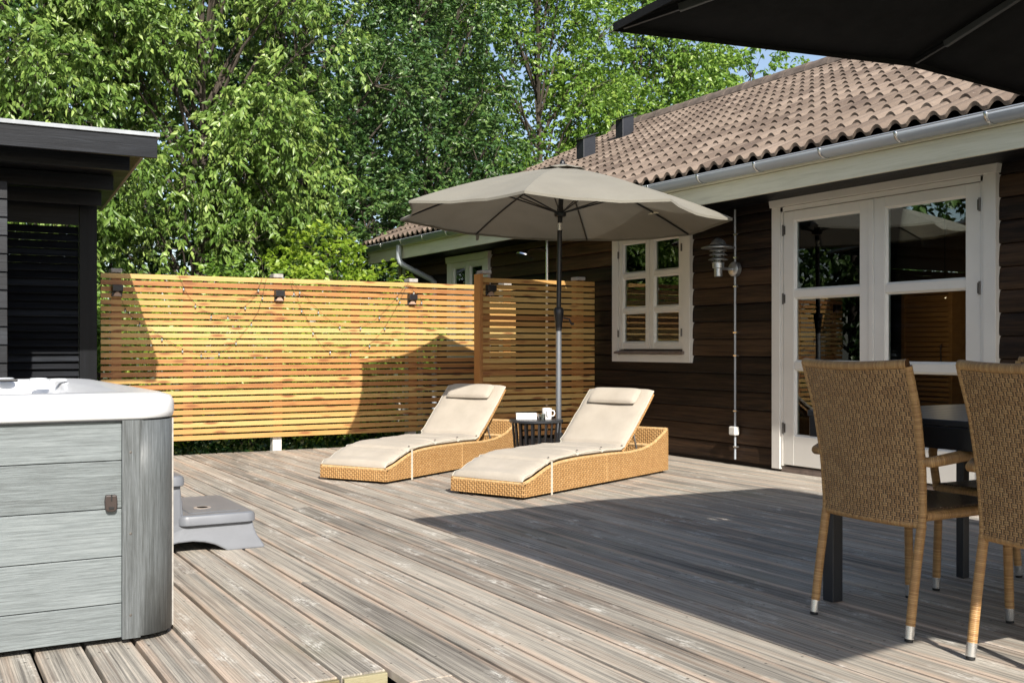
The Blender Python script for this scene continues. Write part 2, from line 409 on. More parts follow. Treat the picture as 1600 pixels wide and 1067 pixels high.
# ------------------------------------------------------------------ setting: ground, deck
g = MB(); g.box(-60, 90, -40, 120, -1.2, -.42); tag(g.build('ground', 'ground_green'), kind='structure')
def clipseg(m, x0, x1, y0, y1, z0, z1, c=.003):
    m.prism([(x0, z0), (x1, z0), (x1, z1-c), (x1-c, z1), (x0+c, z1), (x0, z1-c)], y0, y1, 'Y')
dk = MB(); ends = MB()
x = 1.338 - .16*40
rr = random.Random(3)
while x < 6.30:
    x0 = x+.001; x1 = min(x+.1460, 6.305)
    ystart = 3.15 if x1 < 1.34 else -2.0
    yend = 10.385 + rr.uniform(-.006, .006)
    y = ystart; first = True
    while y < yend - .01:
        L = rr.choice([3.6, 4.2, 4.8, 5.1]) * (rr.uniform(.35, 1) if first else 1)
        y2 = min(y+L, yend)
        if yend - y2 < .5: y2 = yend
        dk.cur = rr.random(); zt = rr.uniform(-.0015, .0015)
        clipseg(dk, x0, x1, y + (0 if first else .003), y2, -.028, zt)
        y = y2; first = False
    x += .16
deck = dk.build('deck', 'deck_wood', smooth=False); tag(deck, kind='structure')
e = MB(); rr = random.Random(5)
xx = 1.338-.16*9
while xx < 1.32:
    e.cur = rr.random(); e.box(xx+.002, xx+.146, 3.128, 3.1485, -.06, -.004); xx += .16
for k in range(3):
    e.cur = rr.random(); e.box(-.4, 1.335, 2.62+.16*k, 2.768+.16*k, -.20, -.172)
tag(e.build('deck_step', 'deck_end_grain', bevel=.002), kind='structure')
js = MB(); js.box(-5.2, 6.3, 3.2, 10.3, -.30, -.22); js.box(1.36, 6.3, -2.0, 3.19, -.30, -.22); tag(js.build('gap_shade_sheet', 'black_stain_deep'), kind='structure')  # black sheet below the boards; shade in the gaps put into its colour
sk = MB(); sk.box(-5.3, 6.3, 10.31, 10.36, -.4, -.03); tag(sk.build('deck_skirt', 'black_stain'), kind='structure')

# ------------------------------------------------------------------ house
WX = 6.32; EX = 5.85
HOUSE = thing('house', 'dark brown timber house with white glazed doors and a brown tiled roof', 'house', (WX, 7.0, 0))
DY0, DY1 = 4.57, 6.67         # door casing outer
OPEN = [(4.60, 6.64, -.1, 2.20), (7.79, 8.93, .93, 2.16), (11.7, 12.75, .93, 2.16)]
w = MB(); rr = random.Random(11)
z = .03; ph = .1525
while z < 2.36:
    segs = [(-1.0, 14.3)]
    for a, b, c, d in OPEN:
        if z + ph/2 > c and z + ph/2 < d:
            ns = []
            for s0, s1 in segs:
                if a > s0 and b < s1: ns += [(s0, a), (b, s1)]
                else: ns.append((s0, s1))
            segs = ns
    for s0, s1 in segs:
        # joints in long runs
        y = s0
        while y < s1-.01:
            y2 = min(y + rr.uniform(3.2, 5.4), s1)
            if s1-y2 < .6: y2 = s1
            w.cur = rr.random()
            b = .0
            prof = [(WX+.13, z), (WX-.012, z+.001), (WX-.018, z+.007), (WX-.019, z+.03), (WX-.017, z+.09), (WX-.010, z+.135), (WX-.004, z+ph-.006), (WX+.004, z+ph), (WX+.13, z+ph)]
            w.prism(prof, y + (.0015 if y > s0 else 0), y2, 'Y')
            y = y2
    z += ph
w.box(WX+.0, WX+.13, -1.0, 14.3, -.35, .028)
w.box(WX, 14.4, 14.302, 14.42, -.35, 2.45)
w.box(WX, 14.4, -1.12, -1.003, -.35, 2.45)
w.box(14.402, 14.52, -1.12, 14.42, -.35, 2.45)
w.build('wall', 'wall_plank', HOUSE)
for gy in (14.36, -1.06):
    gb = MB(); gb.poly([(WX, gy, 2.45), (14.4, gy, 2.45), (10.4, gy, 4.55)]); gb.build('gable', 'wall_plank', HOUSE, solid=.1)
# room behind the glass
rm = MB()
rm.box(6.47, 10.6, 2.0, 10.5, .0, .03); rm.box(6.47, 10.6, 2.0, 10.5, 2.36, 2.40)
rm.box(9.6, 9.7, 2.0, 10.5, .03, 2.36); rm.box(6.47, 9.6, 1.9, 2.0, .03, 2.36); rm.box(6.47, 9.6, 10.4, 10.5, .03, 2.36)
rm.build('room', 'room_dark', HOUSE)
# roof tiles
SL = .468; cs = math.cos(math.atan(SL)); sn = math.sin(math.atan(SL))
rt = MB(); rr = random.Random(2)
X0, Z0 = 5.70, 2.462; RX = 10.4; tl = .34*cs
per = .152; ny = 12
Ys = np.arange(-1.3, 14.5, per/ny)
def wavef(y):
    p = (y/per) % 1.0
    return .040*math.sin(math.pi*p/.66)**.75 if p < .66 else -.003*math.sin(math.pi*(p-.66)/.34)
nrow = int(math.ceil((RX-X0)/tl))
wv = [wavef(y) for y in Ys]
for r in range(nrow):
    xa = X0 + r*tl; xb = min(xa + tl + .03, RX)
    za = Z0 + SL*(xa-X0) + .028; zb = Z0 + SL*(xb-X0) + .004
    jit = [rr.uniform(-.003, .003) for _ in range(int(len(Ys)/ny/2)+3)]; rc = [rr.random() for _ in jit]
    lo = []; fr = []; hi = []
    for k, y in enumerate(Ys):
        ti = k//(2*ny); j = jit[ti]
        lo.append((xa + j*.8, y, za + wv[k] + j)); hi.append((xb, y, zb + wv[k])); fr.append((xa+.008, y, za-.026+wv[k]))
    base_i = len(rt.v)
    for p in fr+lo+hi: rt.pt(p)
    n = len(Ys)
    for k in range(n-1):
        rt.cur = rc[k//(2*ny)]
        for a in (0, 1):
            rt.face((base_i+a*n+k, base_i+a*n+k+1, base_i+(a+1)*n+k+1, base_i+(a+1)*n+k))
roof = rt.build('roof', 'roof_tile', HOUSE, smooth=True, angle=50)
rd = MB(); rr = random.Random(4)
y = -1.3
while y < 14.5:
    rd.cur = rr.random(); L = .40
    pr = [(RX-.16, -.075), (RX-.13, -.01), (RX-.07, .045), (RX, .065), (RX+.07, .045), (RX+.13, -.01), (RX+.16, -.075)]
    zz = Z0+SL*(RX-X0)+.05
    A = [rd.pt((px, y, zz+pz+.012)) for px, pz in pr]; B = [rd.pt((px, y+L+.02, zz+pz)) for px, pz in pr]
    for k in range(6): rd.face((A[k], A[k+1], B[k+1], B[k]))
    rd.face(A); y += L
rd.build('ridge_cap', 'ridge_tile', roof, smooth=True)
rb = MB()
rb.prism([(X0+.02, Z0-.012), (RX, Z0+SL*(RX-X0)-.02), (RX, Z0+SL*(RX-X0)-.10), (X0+.06, Z0-.06)], -1.25, 14.48, 'Y')
rb.prism([(RX+.001, Z0+SL*(RX-X0)+.04), (RX+4.8, Z0+.0), (RX+4.7, Z0-.06), (RX+.001, Z0+SL*(RX-X0)-.10)], -1.25, 14.48, 'Y')
rb.build('roof_board', 'black_stain_deep', roof)
vg = MB()
vg.prism([(X0+.05, Z0-.10), (RX, Z0+SL*(RX-X0)-.10), (RX, Z0+SL*(RX-X0)+.035), (X0+.05, Z0+.035)], 14.485, 14.515, 'Y')
vg.build('verge_board', 'black_stain_deep', HOUSE)
fa = MB(); fa.cur = .5; fa.box(EX-.025, EX, -1.2, 14.48, 2.218, 2.37)
fa.cur = .8; fa.box(EX-.05, EX-.0, -1.2, 14.48, 2.373, 2.45)
fa.build('fascia', 'cream_paint', HOUSE, bevel=.004)
so = MB(); so.cur = .2
for k in range(4): so.box(EX+.002+.117*k, EX+.115+.117*k, -1.2, 14.3, 2.235, 2.25)
so.build('soffit', 'black_stain_deep', HOUSE)
# gutter, half round
gx, gz, gr = 5.765, 2.445, .060
gt = MB(); rows = []
for y in (-1.2, 14.5):
    rows.append([(gx + gr*math.cos(a), y, gz + gr*math.sin(a)) for a in [math.pi + math.pi*k/14 for k in range(15)]])
gt.grid(rows)
gut = gt.build('gutter', 'gutter_steel', HOUSE, smooth=True, solid=.004)
ld = MB(); ld.tube([(gx-gr, -1.2, gz+.004), (gx-gr, 14.5, gz+.004)], .007, 8); ld.build('gutter_lip', 'gutter_steel', gut, smooth=True)
ec = MB(); ec.prism([(gx + gr*math.cos(a), gz + gr*math.sin(a)) for a in [math.pi + math.pi*k/14 for k in range(15)]], 14.497, 14.505, 'Y'); ec.build('end_cap', 'gutter_steel', gut)
y = 4.227-.68*6; k = 0
while y < 14.4:
    b = MB(); rws = []
    for yy in (y-.012, y+.012):
        rws.append([(gx + (gr+.006)*math.cos(a), yy, gz + (gr+.006)*math.sin(a)) for a in [math.pi*.96 + math.pi*1.02*k/12 for k in range(13)]])
    b.grid(rws); b.build('gutter_bracket', 'bright_metal', gut, smooth=True, solid=.004)
    y += .68
dp = MB(); dp.tube([(gx, 13.24, gz-.05), (gx, 13.24, 2.22), (gx+.015, 13.24, 2.17), (gx+.05, 13.22, 2.13), (6.22, 13.2, 1.95), (6.27, 13.2, 1.91), (6.275, 13.2, 1.85), (6.275, 13.2, -.1)], .038, 14)
dp.build('downpipe', 'gutter_steel', HOUSE, smooth=True, angle=60)
cb = MB(); cb.box(WX-.04, WX-.032, 14.2, 14.3, -.1, 2.23); cb.box(WX-.04, WX+.06, 14.425, 14.45, -.1, 2.23); cb.build('corner_board', 'white_paint', HOUSE)

def casing(parent, y0, y1, z0, z1, wd, header=True, bottom=True, lip=.035, hz=.085):
    c = MB(); X1 = WX+.02; X0_ = WX-.055
    c.box(X0_, X1, y0, y0+wd, z0, z1); c.box(X0_, X1, y1-wd, y1, z0, z1)
    if bottom: c.box(X0_+.004, X1, y0+wd+.001, y1-wd-.001, z0, z0+.075)
    if header:
        c.prism([(y0-.012, z1+.001), (y1+.012, z1+.001), (y1+lip, z1+hz), (y0-lip, z1+hz)], X0_-.012, X1, 'X')
    c.build('casing', 'white_paint', parent, bevel=.003)
    return c
def sash(name, parent, y0, y1, z0, z1, fw, panes, xf, botw=None, cols=1, mw=.03):
    """frame of one sash; panes: list of (z0,z1) glass heights; returns object. y0<y1"""
    botw = botw or fw
    s = MB(); xb = xf+.05
    s.box(xf, xb, y0, y0+fw, z0, z1); s.box(xf, xb, y1-fw, y1, z0, z1)
    s.box(xf+.001, xb, y0+fw, y1-fw, panes[-1][1], z1); s.box(xf+.001, xb, y0+fw, y1-fw, z0, panes[0][0])
    for (a, b), (c, d) in zip(panes[:-1], panes[1:]): s.box(xf+.004, xb-.003, y0+fw, y1-fw, b, c)
    o = s.build(name, 'white_paint', parent, bevel=.003)
    bd = MB(); bw = .016
    for a, b in panes:       # moulded bead round each pane
        ya, yb = y0+fw, y1-fw
        for (p, q, r_, s_) in ((ya, ya+bw, a, b), (yb-bw, yb, a, b)): bd.prism([(xf+.008, p if p == ya else q), (xf+.028, p), (xf+.028, q)], r_, s_, 'Z')
        bd.prism([(xf+.008, a), (xf+.028, a), (xf+.028, a+bw)], ya+bw*.2, yb-bw*.2, 'Y'); bd.prism([(xf+.008, b), (xf+.028, b-bw), (xf+.028, b)], ya+bw*.2, yb-bw*.2, 'Y')
    bd.build('glazing_bead', 'white_paint', o)
    for a, b in panes:
        p = MB(); p.box(xf+.026, xf+.030, y0+fw-.004, y1-fw+.004, a-.004, b+.004); p.build('pane', 'glass', o)
    return o
def hinge(parent, y, z, xf, h=.09):
    hmb = MB(); hmb.tube([(xf-.008, y, z-h/2), (xf-.008, y, z+h/2)], .008, 10); hmb.box(xf-.004, xf-.001, y-.022, y+.022, z-h*.4, z+h*.4)
    hmb.build('hinge', 'hinge_metal', parent, smooth=True)
# terrace door
door = MB(); door.box(WX-.03, WX+.05, 4.66, 6.58, .0, .045); DR = door.build('door_frame', 'sill_wood', HOUSE)
casing(DR, 4.57, 6.67, .02, 2.175, .095, True, False, .03, .10)
jm = MB(); jm.box(WX-.045, WX+.06, 4.667, 4.69, .05, 2.17); jm.box(WX-.045, WX+.06, 6.55, 6.573, .05, 2.17); jm.box(WX-.045, WX+.06, 4.667, 6.573, 2.135, 2.172)
jm.build('jamb', 'white_paint', DR)
pz = [(.30, .845), (.905, 1.425), (1.485, 2.055)]
xf = WX-.04
L1 = sash('door_leaf', HOUSE, 5.625, 6.545, .062, 2.13, .115, pz, xf)
L2 = sash('door_leaf', HOUSE, 4.695, 5.618, .062, 2.13, .115, pz, xf)
st = MB(); st.box(xf-.012, xf-.001, 5.60, 5.645, .07, 2.125); st.build('meeting_strip', 'white_paint', L2, bevel=.004)
for z in (.36, 1.42, 1.98): hinge(L1, 6.545, z, xf); hinge(L2, 4.695, z, xf)
# main window: two casements of three panes
def window(y0, y1, z0, z1, rows, name='window'):
    b = MB(); b.box(WX-.03, WX+.05, y0+.10, y1-.10, z0+.06, z0+.095); W_ = b.build(name, 'white_paint', HOUSE)
    casing(W_, y0, y1, z0, z1, .105, True, True)
    sl = MB(); sl.prism([(WX-.085, z0+.080), (WX-.085, z0+.098), (WX-.01, z0+.118), (WX-.01, z0+.080)], y0+.075, y1-.075, 'Y'); sl.build('sill', 'sill_wood', W_)
    ym = (y0+y1)/2; a, c = z0+.125, z1-.005
    fw = .062; n = rows; gh = (c-a-2*fw-(n-1)*.045)/n
    ps = [(a+fw+k*(gh+.045), a+fw+k*(gh+.045)+gh) for k in range(n)]
    s1 = sash('casement', W_, ym+.003, y1-.108, a, c, fw, ps, WX-.045); s2 = sash('casement', W_, y0+.108, ym-.003, a, c, fw, ps, WX-.045)
    fr = MB(); fr.box(WX-.03, WX+.06, y0+.1, y1-.1, z1-.003, z1+.03); fr.build('head', 'white_paint', W_)
    return W_
W1 = window(7.74, 8.98, .88, 2.125, 3)
hh = MB()
for yy in (7.74+.115, 8.98-.115):
    for z in (1.16, 1.95):
        q = MB(); q.tube([(WX-.058, yy, z-.035), (WX-.058, yy, z+.035)], .008, 8); q.build('stay_hinge', 'hinge_metal', W1, smooth=True)
window(11.65, 12.8, .88, 2.13, 3)
# roof vents
def vent(x, y, z):
    v = MB(); v.prism([(x-.10, z-.12), (x+.10, z-.02), (x+.10, z+.26), (x-.10, z+.19)], y-.09, y+.09, 'Y')
    o = v.build('roof_vent', 'vent_black', HOUSE, bevel=.01)
    c = MB(); c.prism([(x-.14, z+.185), (x-.14, z+.200), (x+.13, z+.290), (x+.13, z+.275)], y-.115, y+.115, 'Y'); c.build('vent_cap', 'vent_black', o)
vent(9.05, 12.65, 4.12); vent(8.05, 12.15, 3.65)
# things inside the room
cu = MB(); rows = []; n = 60
for z in (.08, .8, 1.6, 2.3):
    rows.append([(6.62 + .028*math.sin(k*1.25) + .01*math.sin(k*.4+z), 6.72 - .0055*k, z) for k in range(n)])
cu.grid(rows); tag(cu.build('curtain', 'curtain', smooth=True, solid=.004), 'pale gathered curtain hanging inside the left glazed door', 'curtain')
cb_ = thing('louvred_cabinet', 'tall orange pine louvred cabinet seen inside through the right glazed door', 'cabinet', (9.2, 7.35, .03))
f_ = MB(); f_.box(9.0, 9.4, 7.05, 7.09, .03, 1.60); f_.box(9.0, 9.4, 7.63, 7.67, .03, 1.60); f_.box(9.0, 9.4, 7.09, 7.63, 1.56, 1.60); f_.build('frame', 'interior_pine', cb_)
s_ = MB(); z = .1
while z < 1.53: s_.bar((9.02, 7.09, z), (9.02, 7.63, z), .012, .045, (.5, 0, 1)); z += .05
s_.box(9.05, 9.38, 7.09, 7.63, .05, 1.55); s_.build('louvres', 'interior_pine', cb_)
h_ = MB(); h_.tube([(8.98, 7.14, .84), (8.95, 7.14, .86), (8.95, 7.14, 1.04), (8.98, 7.14, 1.06)], .009, 8); h_.build('handle', 'chrome', cb_, smooth=True)
cl = thing('added_lamp', 'added small lit lamp in place of a reflection behind the right glazed door', 'lamp', (8.2, 6.5, 1.55))  # hanging lamp added where a bright reflection likely shows in the glass
q = MB(); q.tube([(8.2, 6.5, 1.60), (8.2, 6.5, 2.36)], .004, 6); q.build('cord', 'black_rubber', cl)
q = MB(); q.lathe([(.02, .06), (.05, .05), (.13, .0), (.125, .0)], (8.2, 6.5, 1.55), 24, close=False); q.build('lamp_shade', 'bright_metal', cl, smooth=True)
q = MB(); q.lathe([(.0, .015), (.012, .010), (.014, .0), (.008, -.009), (.0, -.012)], (8.2, 6.5, 1.565), 16); q.build('bulb', 'lamp_glow', cl, smooth=True)

# wall lamp, conduit, shower
LY = 7.13
cd = thing('electric_conduit', 'thin grey surface conduit running down the dark wall left of the doors', 'conduit', (WX-.04, LY, .1))
q = MB(); q.tube([(WX-.045, LY-.0, .05), (WX-.045, LY, 2.22)], .0095, 10); q.build('pipe', 'gutter_steel', cd, smooth=True)
for z in (.16, .47, .95, 1.15, 1.55, 1.80, 2.0):
    q = MB(); q.box(WX-.058, WX-.03, LY-.03, LY+.012, z-.006, z+.006); q.build('clip', 'bright_metal', cd)
q = MB(); q.box(WX-.085, WX-.03, LY-.04, LY+.04, .26, .335); q.build('junction_box', 'white_paint', cd, bevel=.01)
wl = thing('wall_lamp', 'galvanised louvred wall lantern with a wide hat on the dark timber wall', 'wall lamp', (WX-.04, LY, 1.7))
q = MB(); q.M = Matrix.Translation((WX-.03, LY, 1.70)) @ Matrix.Rotation(R(-90), 4, 'Y'); q.lathe([(.0, .052), (.045, .052), (.062, .04), (.065, 0)], (0,0,0), 28); q.M = None
q.build('wall_plate', 'galvanised', wl, smooth=True)
q = MB(); lx = WX-.235
q.tube([(WX-.07, LY, 1.70), (lx+.03, LY, 1.70)], .013, 12); q.build('arm', 'galvanised', wl, smooth=True)
q = MB(); q.lathe([(.030, -.07), (.034, -.068), (.034, .0), (.050, .005), (.050, .045), (.056, .05)], (lx, LY, 1.70), 28); q.build('body', 'galvanised', wl, smooth=True)
q = MB(); q.lathe([(.040, .05), (.040, .20)], (lx, LY, 1.70), 24, close=False); q.build('lamp_glass', 'glass', wl, smooth=True)
for k, (r0, zz) in enumerate(((.085, .075), (.08, .115), (.075, .150))):
    q = MB(); q.lathe([(.045, zz+.022), (r0, zz), (r0, zz-.003), (.045, zz+.018)], (lx, LY, 1.70), 28); q.build('louvre_ring', 'galvanised', wl, smooth=True)
q = MB(); q.lathe([(.0, .265), (.02, .26), (.05, .24), (.07, .205), (.145, .178), (.145, .173), (.06, .19), (.0, .20)], (lx, LY, 1.70), 36); q.build('hat', 'galvanised', wl, smooth=True)
sh = thing('outdoor_shower', 'chrome outdoor shower head on a riser pipe behind the slatted screen', 'shower', (6.22, 10.2, 0))
q = MB(); q.tube([(6.24, 10.2, .1), (6.24, 10.2, 2.22)], .022, 12); q.build('riser_pipe', 'bright_metal', sh, smooth=True)
q = MB(); q.tube([(6.24, 10.2, 2.10), (6.12, 10.19, 2.12), (5.99, 10.18, 2.10), (5.95, 10.18, 2.05)], .01, 10); q.build('arm', 'chrome', sh, smooth=True)
q = MB(); q.M = Matrix.Translation((5.94, 10.18, 2.03)) @ Matrix.Rotation(R(22), 4, 'Y'); q.lathe([(.012, .05), (.03, .02), (.10, .0), (.10, -.015), (.0, -.015)], (0,0,0), 28); q.M = None
q.build('shower_head', 'chrome', sh, smooth=True)

# ------------------------------------------------------------------ fences
def slats(x0, x1, y, z0, n, pitch, h, th, seed):
    m = MB(); rr = random.Random(seed)
    for k in range(n):
        zz = z0 + k*pitch
        xs = x0
        while xs < x1-.01:
            xe = min(xs + rr.choice([3.9, 4.5, 4.8]), x1)
            if x1-xe < .5: xe = x1
            m.cur = rr.random(); j = rr.uniform(-.0015, .0015)
            m.box(xs+(.001 if xs > x0 else 0), xe, y+j, y+th+j, zz, zz+h)
            xs = xe
    return m
PITCH = .0611; SH = .0445
F1 = thing('slatted_fence', 'long sunlit pine slat fence along the back edge of the deck', 'fence', (3.6, 10.42, 0))
slats(1.56, 5.95, 10.40, .133, 26, PITCH, SH, .020, 21).build('slat_panel', 'pine_slats', F1, bevel=.002)
for px_ in (1.70, 2.35, 3.23, 4.05, 4.70, 5.85):
    q = MB(); q.cur = .4; q.box(px_-.045, px_+.045, 10.4225, 10.442, .14, 1.70); q.build('batten', 'pine_posts', F1)
for px_ in (1.70, 3.23, 4.70, 5.85):
    q = MB(); q.box(px_-.045, px_+.045, 10.444, 10.534, -.35, 1.712); po = q.build('post', 'white_paint', F1, bevel=.003)
    q = MB(); q.box(px_-.05, px_+.05, 10.40, 10.54, 1.713, 1.752); q.build('post_cap', 'concrete_cap', po, bevel=.006)
q = MB(); q.box(4.86, 4.90, 10.60, 10.64, -.3, 1.5); q.build('rear_post', 'white_paint', F1)
F2 = thing('slatted_screen', 'shorter pine slat screen in the shade joined to the house wall', 'fence', (5.6, 9.32, 0))
slats(4.945, 6.27, 9.30, .133, 26, PITCH, SH, .020, 22).build('slat_panel', 'pine_slats', F2, bevel=.002)
q = MB(); q.cur = .45; q.box(4.905, 4.942, 9.285, 9.41, .02, 1.745); q.build('end_board', 'pine_posts', F2, bevel=.003)
for a in (4.99, 6.10):
    q = MB(); q.cur = .5; q.box(a-.045, a+.045, 9.3225, 9.41, -.02, 1.715); po = q.build('post', 'pine_posts', F2)
    q = MB(); q.box(a-.05, a+.05, 9.29, 9.42, 1.7465 if a < 5 else 1.716, 1.782 if a < 5 else 1.752); q.build('post_cap', 'concrete_cap', po, bevel=.006)
q = MB(); q.cur = .1; q.box(5.0, 6.2, 9.42, 9.44, .5, .59); q.build('rail', 'pine_posts', F2)

def fence_lamp(x, y, z, label):
    t_ = thing('fence_lamp', label, 'outdoor lamp', (x, y, z), 'small black downlights on the slatted fences')
    q = MB(); q.box(x-.047, x+.047, y-.012, y, z-.055, z+.055); q.build('back_plate', 'black_metal', t_, bevel=.003)
    q = MB(); q.prism([(y-.0121, z+.053), (y-.065, z+.051), (y-.065, z-.006), (y-.03, z-.018), (y-.0121, z-.018)], x-.046, x+.046, 'X'); q.build('hood', 'black_metal', t_, bevel=.004)
    q = MB(); n = 12; pr = [(x-.038 + .076*k/n, z-.052 + .040*math.sin(math.pi*k/n)) for k in range(n+1)]
    A = [q.pt((a, y-.040, b)) for a, b in pr]; B = [q.pt((a, y-.013, b)) for a, b in pr]
    for k in range(n): q.face((A[k], A[k+1], B[k+1], B[k]))
    q.face(A); q.face(B[::-1]); q.build('reflector', 'copper_shade', t_)
fence_lamp(1.70, 10.397, 1.545, 'black fence lamp in the shaded left end of the long fence beside the black shed')
fence_lamp(3.23, 10.397, 1.535, 'black fence lamp on the second post, in full sun mid way along the long fence')
fence_lamp(4.67, 10.397, 1.53, 'black fence lamp on the sunlit fence just left of the shorter screen')
fence_lamp(5.02, 9.297, 1.585, 'black fence lamp on the end of the shorter shaded screen')

# string lights
sg = thing('string_lights', 'thin cable of clear bulbs draped in loops over the sunlit slat fence', 'string lights', (3.2, 10.38, 1.7))
def fp(px, py):   # fence-plane points measured in metres
    return Vector((px, 10.378, py))
loops = [[(1.74,1.46),(1.80,1.33),(2.0,1.20),(2.2,1.06),(2.38,.98),(2.55,.97),(2.72,1.01),(2.88,1.18),(3.02,1.38),(3.10,1.70)],
         [(2.26,1.70),(2.34,1.52),(2.48,1.38),(2.64,1.32),(2.80,1.36),(2.98,1.52),(3.06,1.71)],
         [(3.34,1.68),(3.42,1.50),(3.50,1.34),(3.66,1.05),(3.86,.96),(4.10,1.0),(4.28,1.14),(4.44,1.36),(4.62,1.70)],
         [(3.36,1.69),(3.52,1.52),(3.75,1.30),(3.98,1.22),(4.20,1.28),(4.40,1.45),(4.60,1.69)],
         [(4.62,1.70),(4.76,1.56),(4.80,1.50)]]
rr = random.Random(9)
for lp in loops:
    pts = []
    for a, b in zip(lp[:-1], lp[1:]):
        for k in range(4):
            t_ = k/4; pts.append(fp(a[0]+(b[0]-a[0])*t_, a[1]+(b[1]-a[1])*t_ + .012*math.sin(math.pi*t_)*-1))
    pts.append(fp(*lp[-1]))
    q = MB(); q.tube(pts, .0014, 6); q.build('cable', 'black_rubber', sg, smooth=True)
    for p in pts[2:-1:4]:
        q = MB(); q.lathe([(.004, .0), (.005, -.013), (.004, -.016)], p, 10); h_ = q.build('bulb_holder', 'black_rubber', sg, smooth=True)
        q = MB(); q.lathe([(.003, -.013), (.008, -.020), (.0095, -.028), (.007, -.036), (.0, -.040)], p, 12); q.build('bulb', 'bulb_glass', h_, smooth=True)

# ------------------------------------------------------------------ black garden shed
S = thing('garden_shed', 'black stained open garden shed with a sloping roof and louvred back wall', 'shed', (.2, 9.4, 0))
def rz(y): return 2.565 - .094*(y-8.08)
q = MB(); q.cur = .6; q.box(-2.6, 1.60, 8.06, 8.10, 2.40, 2.545); q.build('fascia', 'black_stain', S, bevel=.003)
q = MB(); q.prism([(8.045, rz(8.045)-.015), (10.62, rz(10.62)-.015), (10.62, rz(10.62)+.012), (8.045, rz(8.045)+.012)], -2.62, 1.615, 'X'); q.build('roof', 'roofing_felt', S)
q = MB(); rr = random.Random(31); y = 8.102
while y < 10.5:
    q.cur = rr.random(); q.prism([(y, rz(y)-.045), (y+.118, rz(y+.118)-.045), (y+.118, rz(y+.118)-.018), (y, rz(y)-.018)], -2.55, 1.57, 'X'); y += .12
q.build('roof_boards', 'black_stain', S)
q = MB(); q.prism([(8.10, rz(8.1)-.035), (10.60, rz(10.6)-.035), (10.60, rz(10.6)-.016), (8.10, rz(8.1)-.016)], 1.578, 1.598, 'X'); q.build('side_fascia', 'sill_wood', S)
for (y, xe, h) in ((8.42, 1.47, .115), (9.15, 1.47, .10), (9.75, 1.47, .10)):
    q = MB(); q.cur = .5; q.box(-2.5, xe, y, y+.045, rz(y)-.05-h-.02, rz(y)-.052); q.build('beam', 'black_stain', S, bevel=.003)
q = MB(); q.box(1.325, 1.47, 10.0, 10.10, -.05, rz(10)-.06); q.build('post', 'black_stain_upright', S, bevel=.003)
q = MB(); q.box(-2.55, -2.44, 8.42, 8.52, -.05, 2.3); q.build('post', 'black_stain_upright', S)
q = MB(); z = .05; rr = random.Random(8)
while z < 2.02:
    q.cur = rr.random(); q.prism([(10.01, z), (10.055, z+.062), (10.063, z+.058), (10.018, z-.006)], -2.4, 1.322, 'X'); z += .0655
q.box(.55, .60, 10.07, 10.11, 0, 2.05); q.box(-.6, -.55, 10.07, 10.11, 0, 2.05)
q.build('louvre_wall', 'black_stain', S)
q = MB(); q.cur = .3; q.box(-2.4, 1.322, 10.01, 10.05, 2.09, 2.30); q.build('head_board', 'black_stain', S)
q = MB(); z = 0; rr = random.Random(13)
while z < 2.2:
    q.cur = rr.random(); q.prism([(8.55, z), (8.41, z), (8.425, z+.128), (8.55, z+.128)], -2.43, .635, 'X'); z += .13
q.build('side_wall', 'black_stain', S, bevel=.004)

# ------------------------------------------------------------------ hot tub
T = thing('hot_tub', 'square hot tub with white acrylic rim and grey wood-look side panels', 'hot tub', (-.2, 5.0, 0))
TX1, TY0, TY1, TX0 = .832, 3.862, 5.95, -1.25; cr = .21
q = MB(); rr = random.Random(17); hs = [.022, .141, .302, .467, .632, .768]
for a, b in zip(hs[:-1], hs[1:]):
    q.cur = rr.random(); q.box(TX0+.2, .648, TY0+.006, TY0+.03, a+.0015, b-.0015)
q.build('side_panel', 'spa_panel', T, bevel=.002)
q = MB(); q.box(TX0+.2, TX1-.03, TY0+.032, TY1, .02, .765); q.box(TX0, TX0+.2, TY0+.2, TY1-.2, .02, .765); q.build('cabinet', 'black_rubber', T)
q = MB(); rr = random.Random(19)
def arc(cx, cy, r, a0, a1, n): return [(cx+r*math.cos(a0+(a1-a0)*k/n), cy+r*math.sin(a0+(a1-a0)*k/n)) for k in range(n+1)]
# corner cover: flat strip then quarter round
q.cur = .3; q.box(.650, .705, TY0-.010, TY0+.012, .022, .768)
outer = [(.707, TY0-.004)] + arc(TX1-cr+.055, TY0+cr-.004, cr, R(-90), R(0), 14)[0:] + [(TX1+.055, TY0+.30)]
outer = [(x-.055 if k else x, y) for k, (x, y) in enumerate(outer)]
outer = [(.707, TY0-.004)] + arc(TX1-.125, TY0+.125, .129, R(-90), R(0), 14) + [(TX1+.004, TY0+.27)]
I = [[(x, y, z) for x, y in outer] for z in (.024, .30, .55, .768)]
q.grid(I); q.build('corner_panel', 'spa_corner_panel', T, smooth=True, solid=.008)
for zz in (.10, .38, .66):
    q = MB(); q.M = Matrix.Translation((.675, TY0-.0105, zz)) @ Matrix.Rotation(R(90), 4, 'X'); q.lathe([(.0, .003), (.005, .002), (.006, 0)], (0,0,0), 10); q.M = None; q.build('screw', 'hinge_metal', T, smooth=True)
ea = R(-14); ex_, ey_ = TX1-.125+.134*math.cos(ea), TY0+.125+.134*math.sin(ea); q = MB(); q.box(ex_-.002, ex_+.003, ey_-.003, ey_+.003, .024, .768); q.build('edge_strip', 'concrete_cap', T)
q = MB(); q.box(TX0+.2, TX1-.02, TY0+.23, TY1, .02, .022); q.build('base_tray', 'black_rubber', T)
q = MB(); q.box(TX1-.012, TX1+.002, TY0+.262, TY1-.2, .03, .765); q.build('side_panel', 'spa_panel', T)
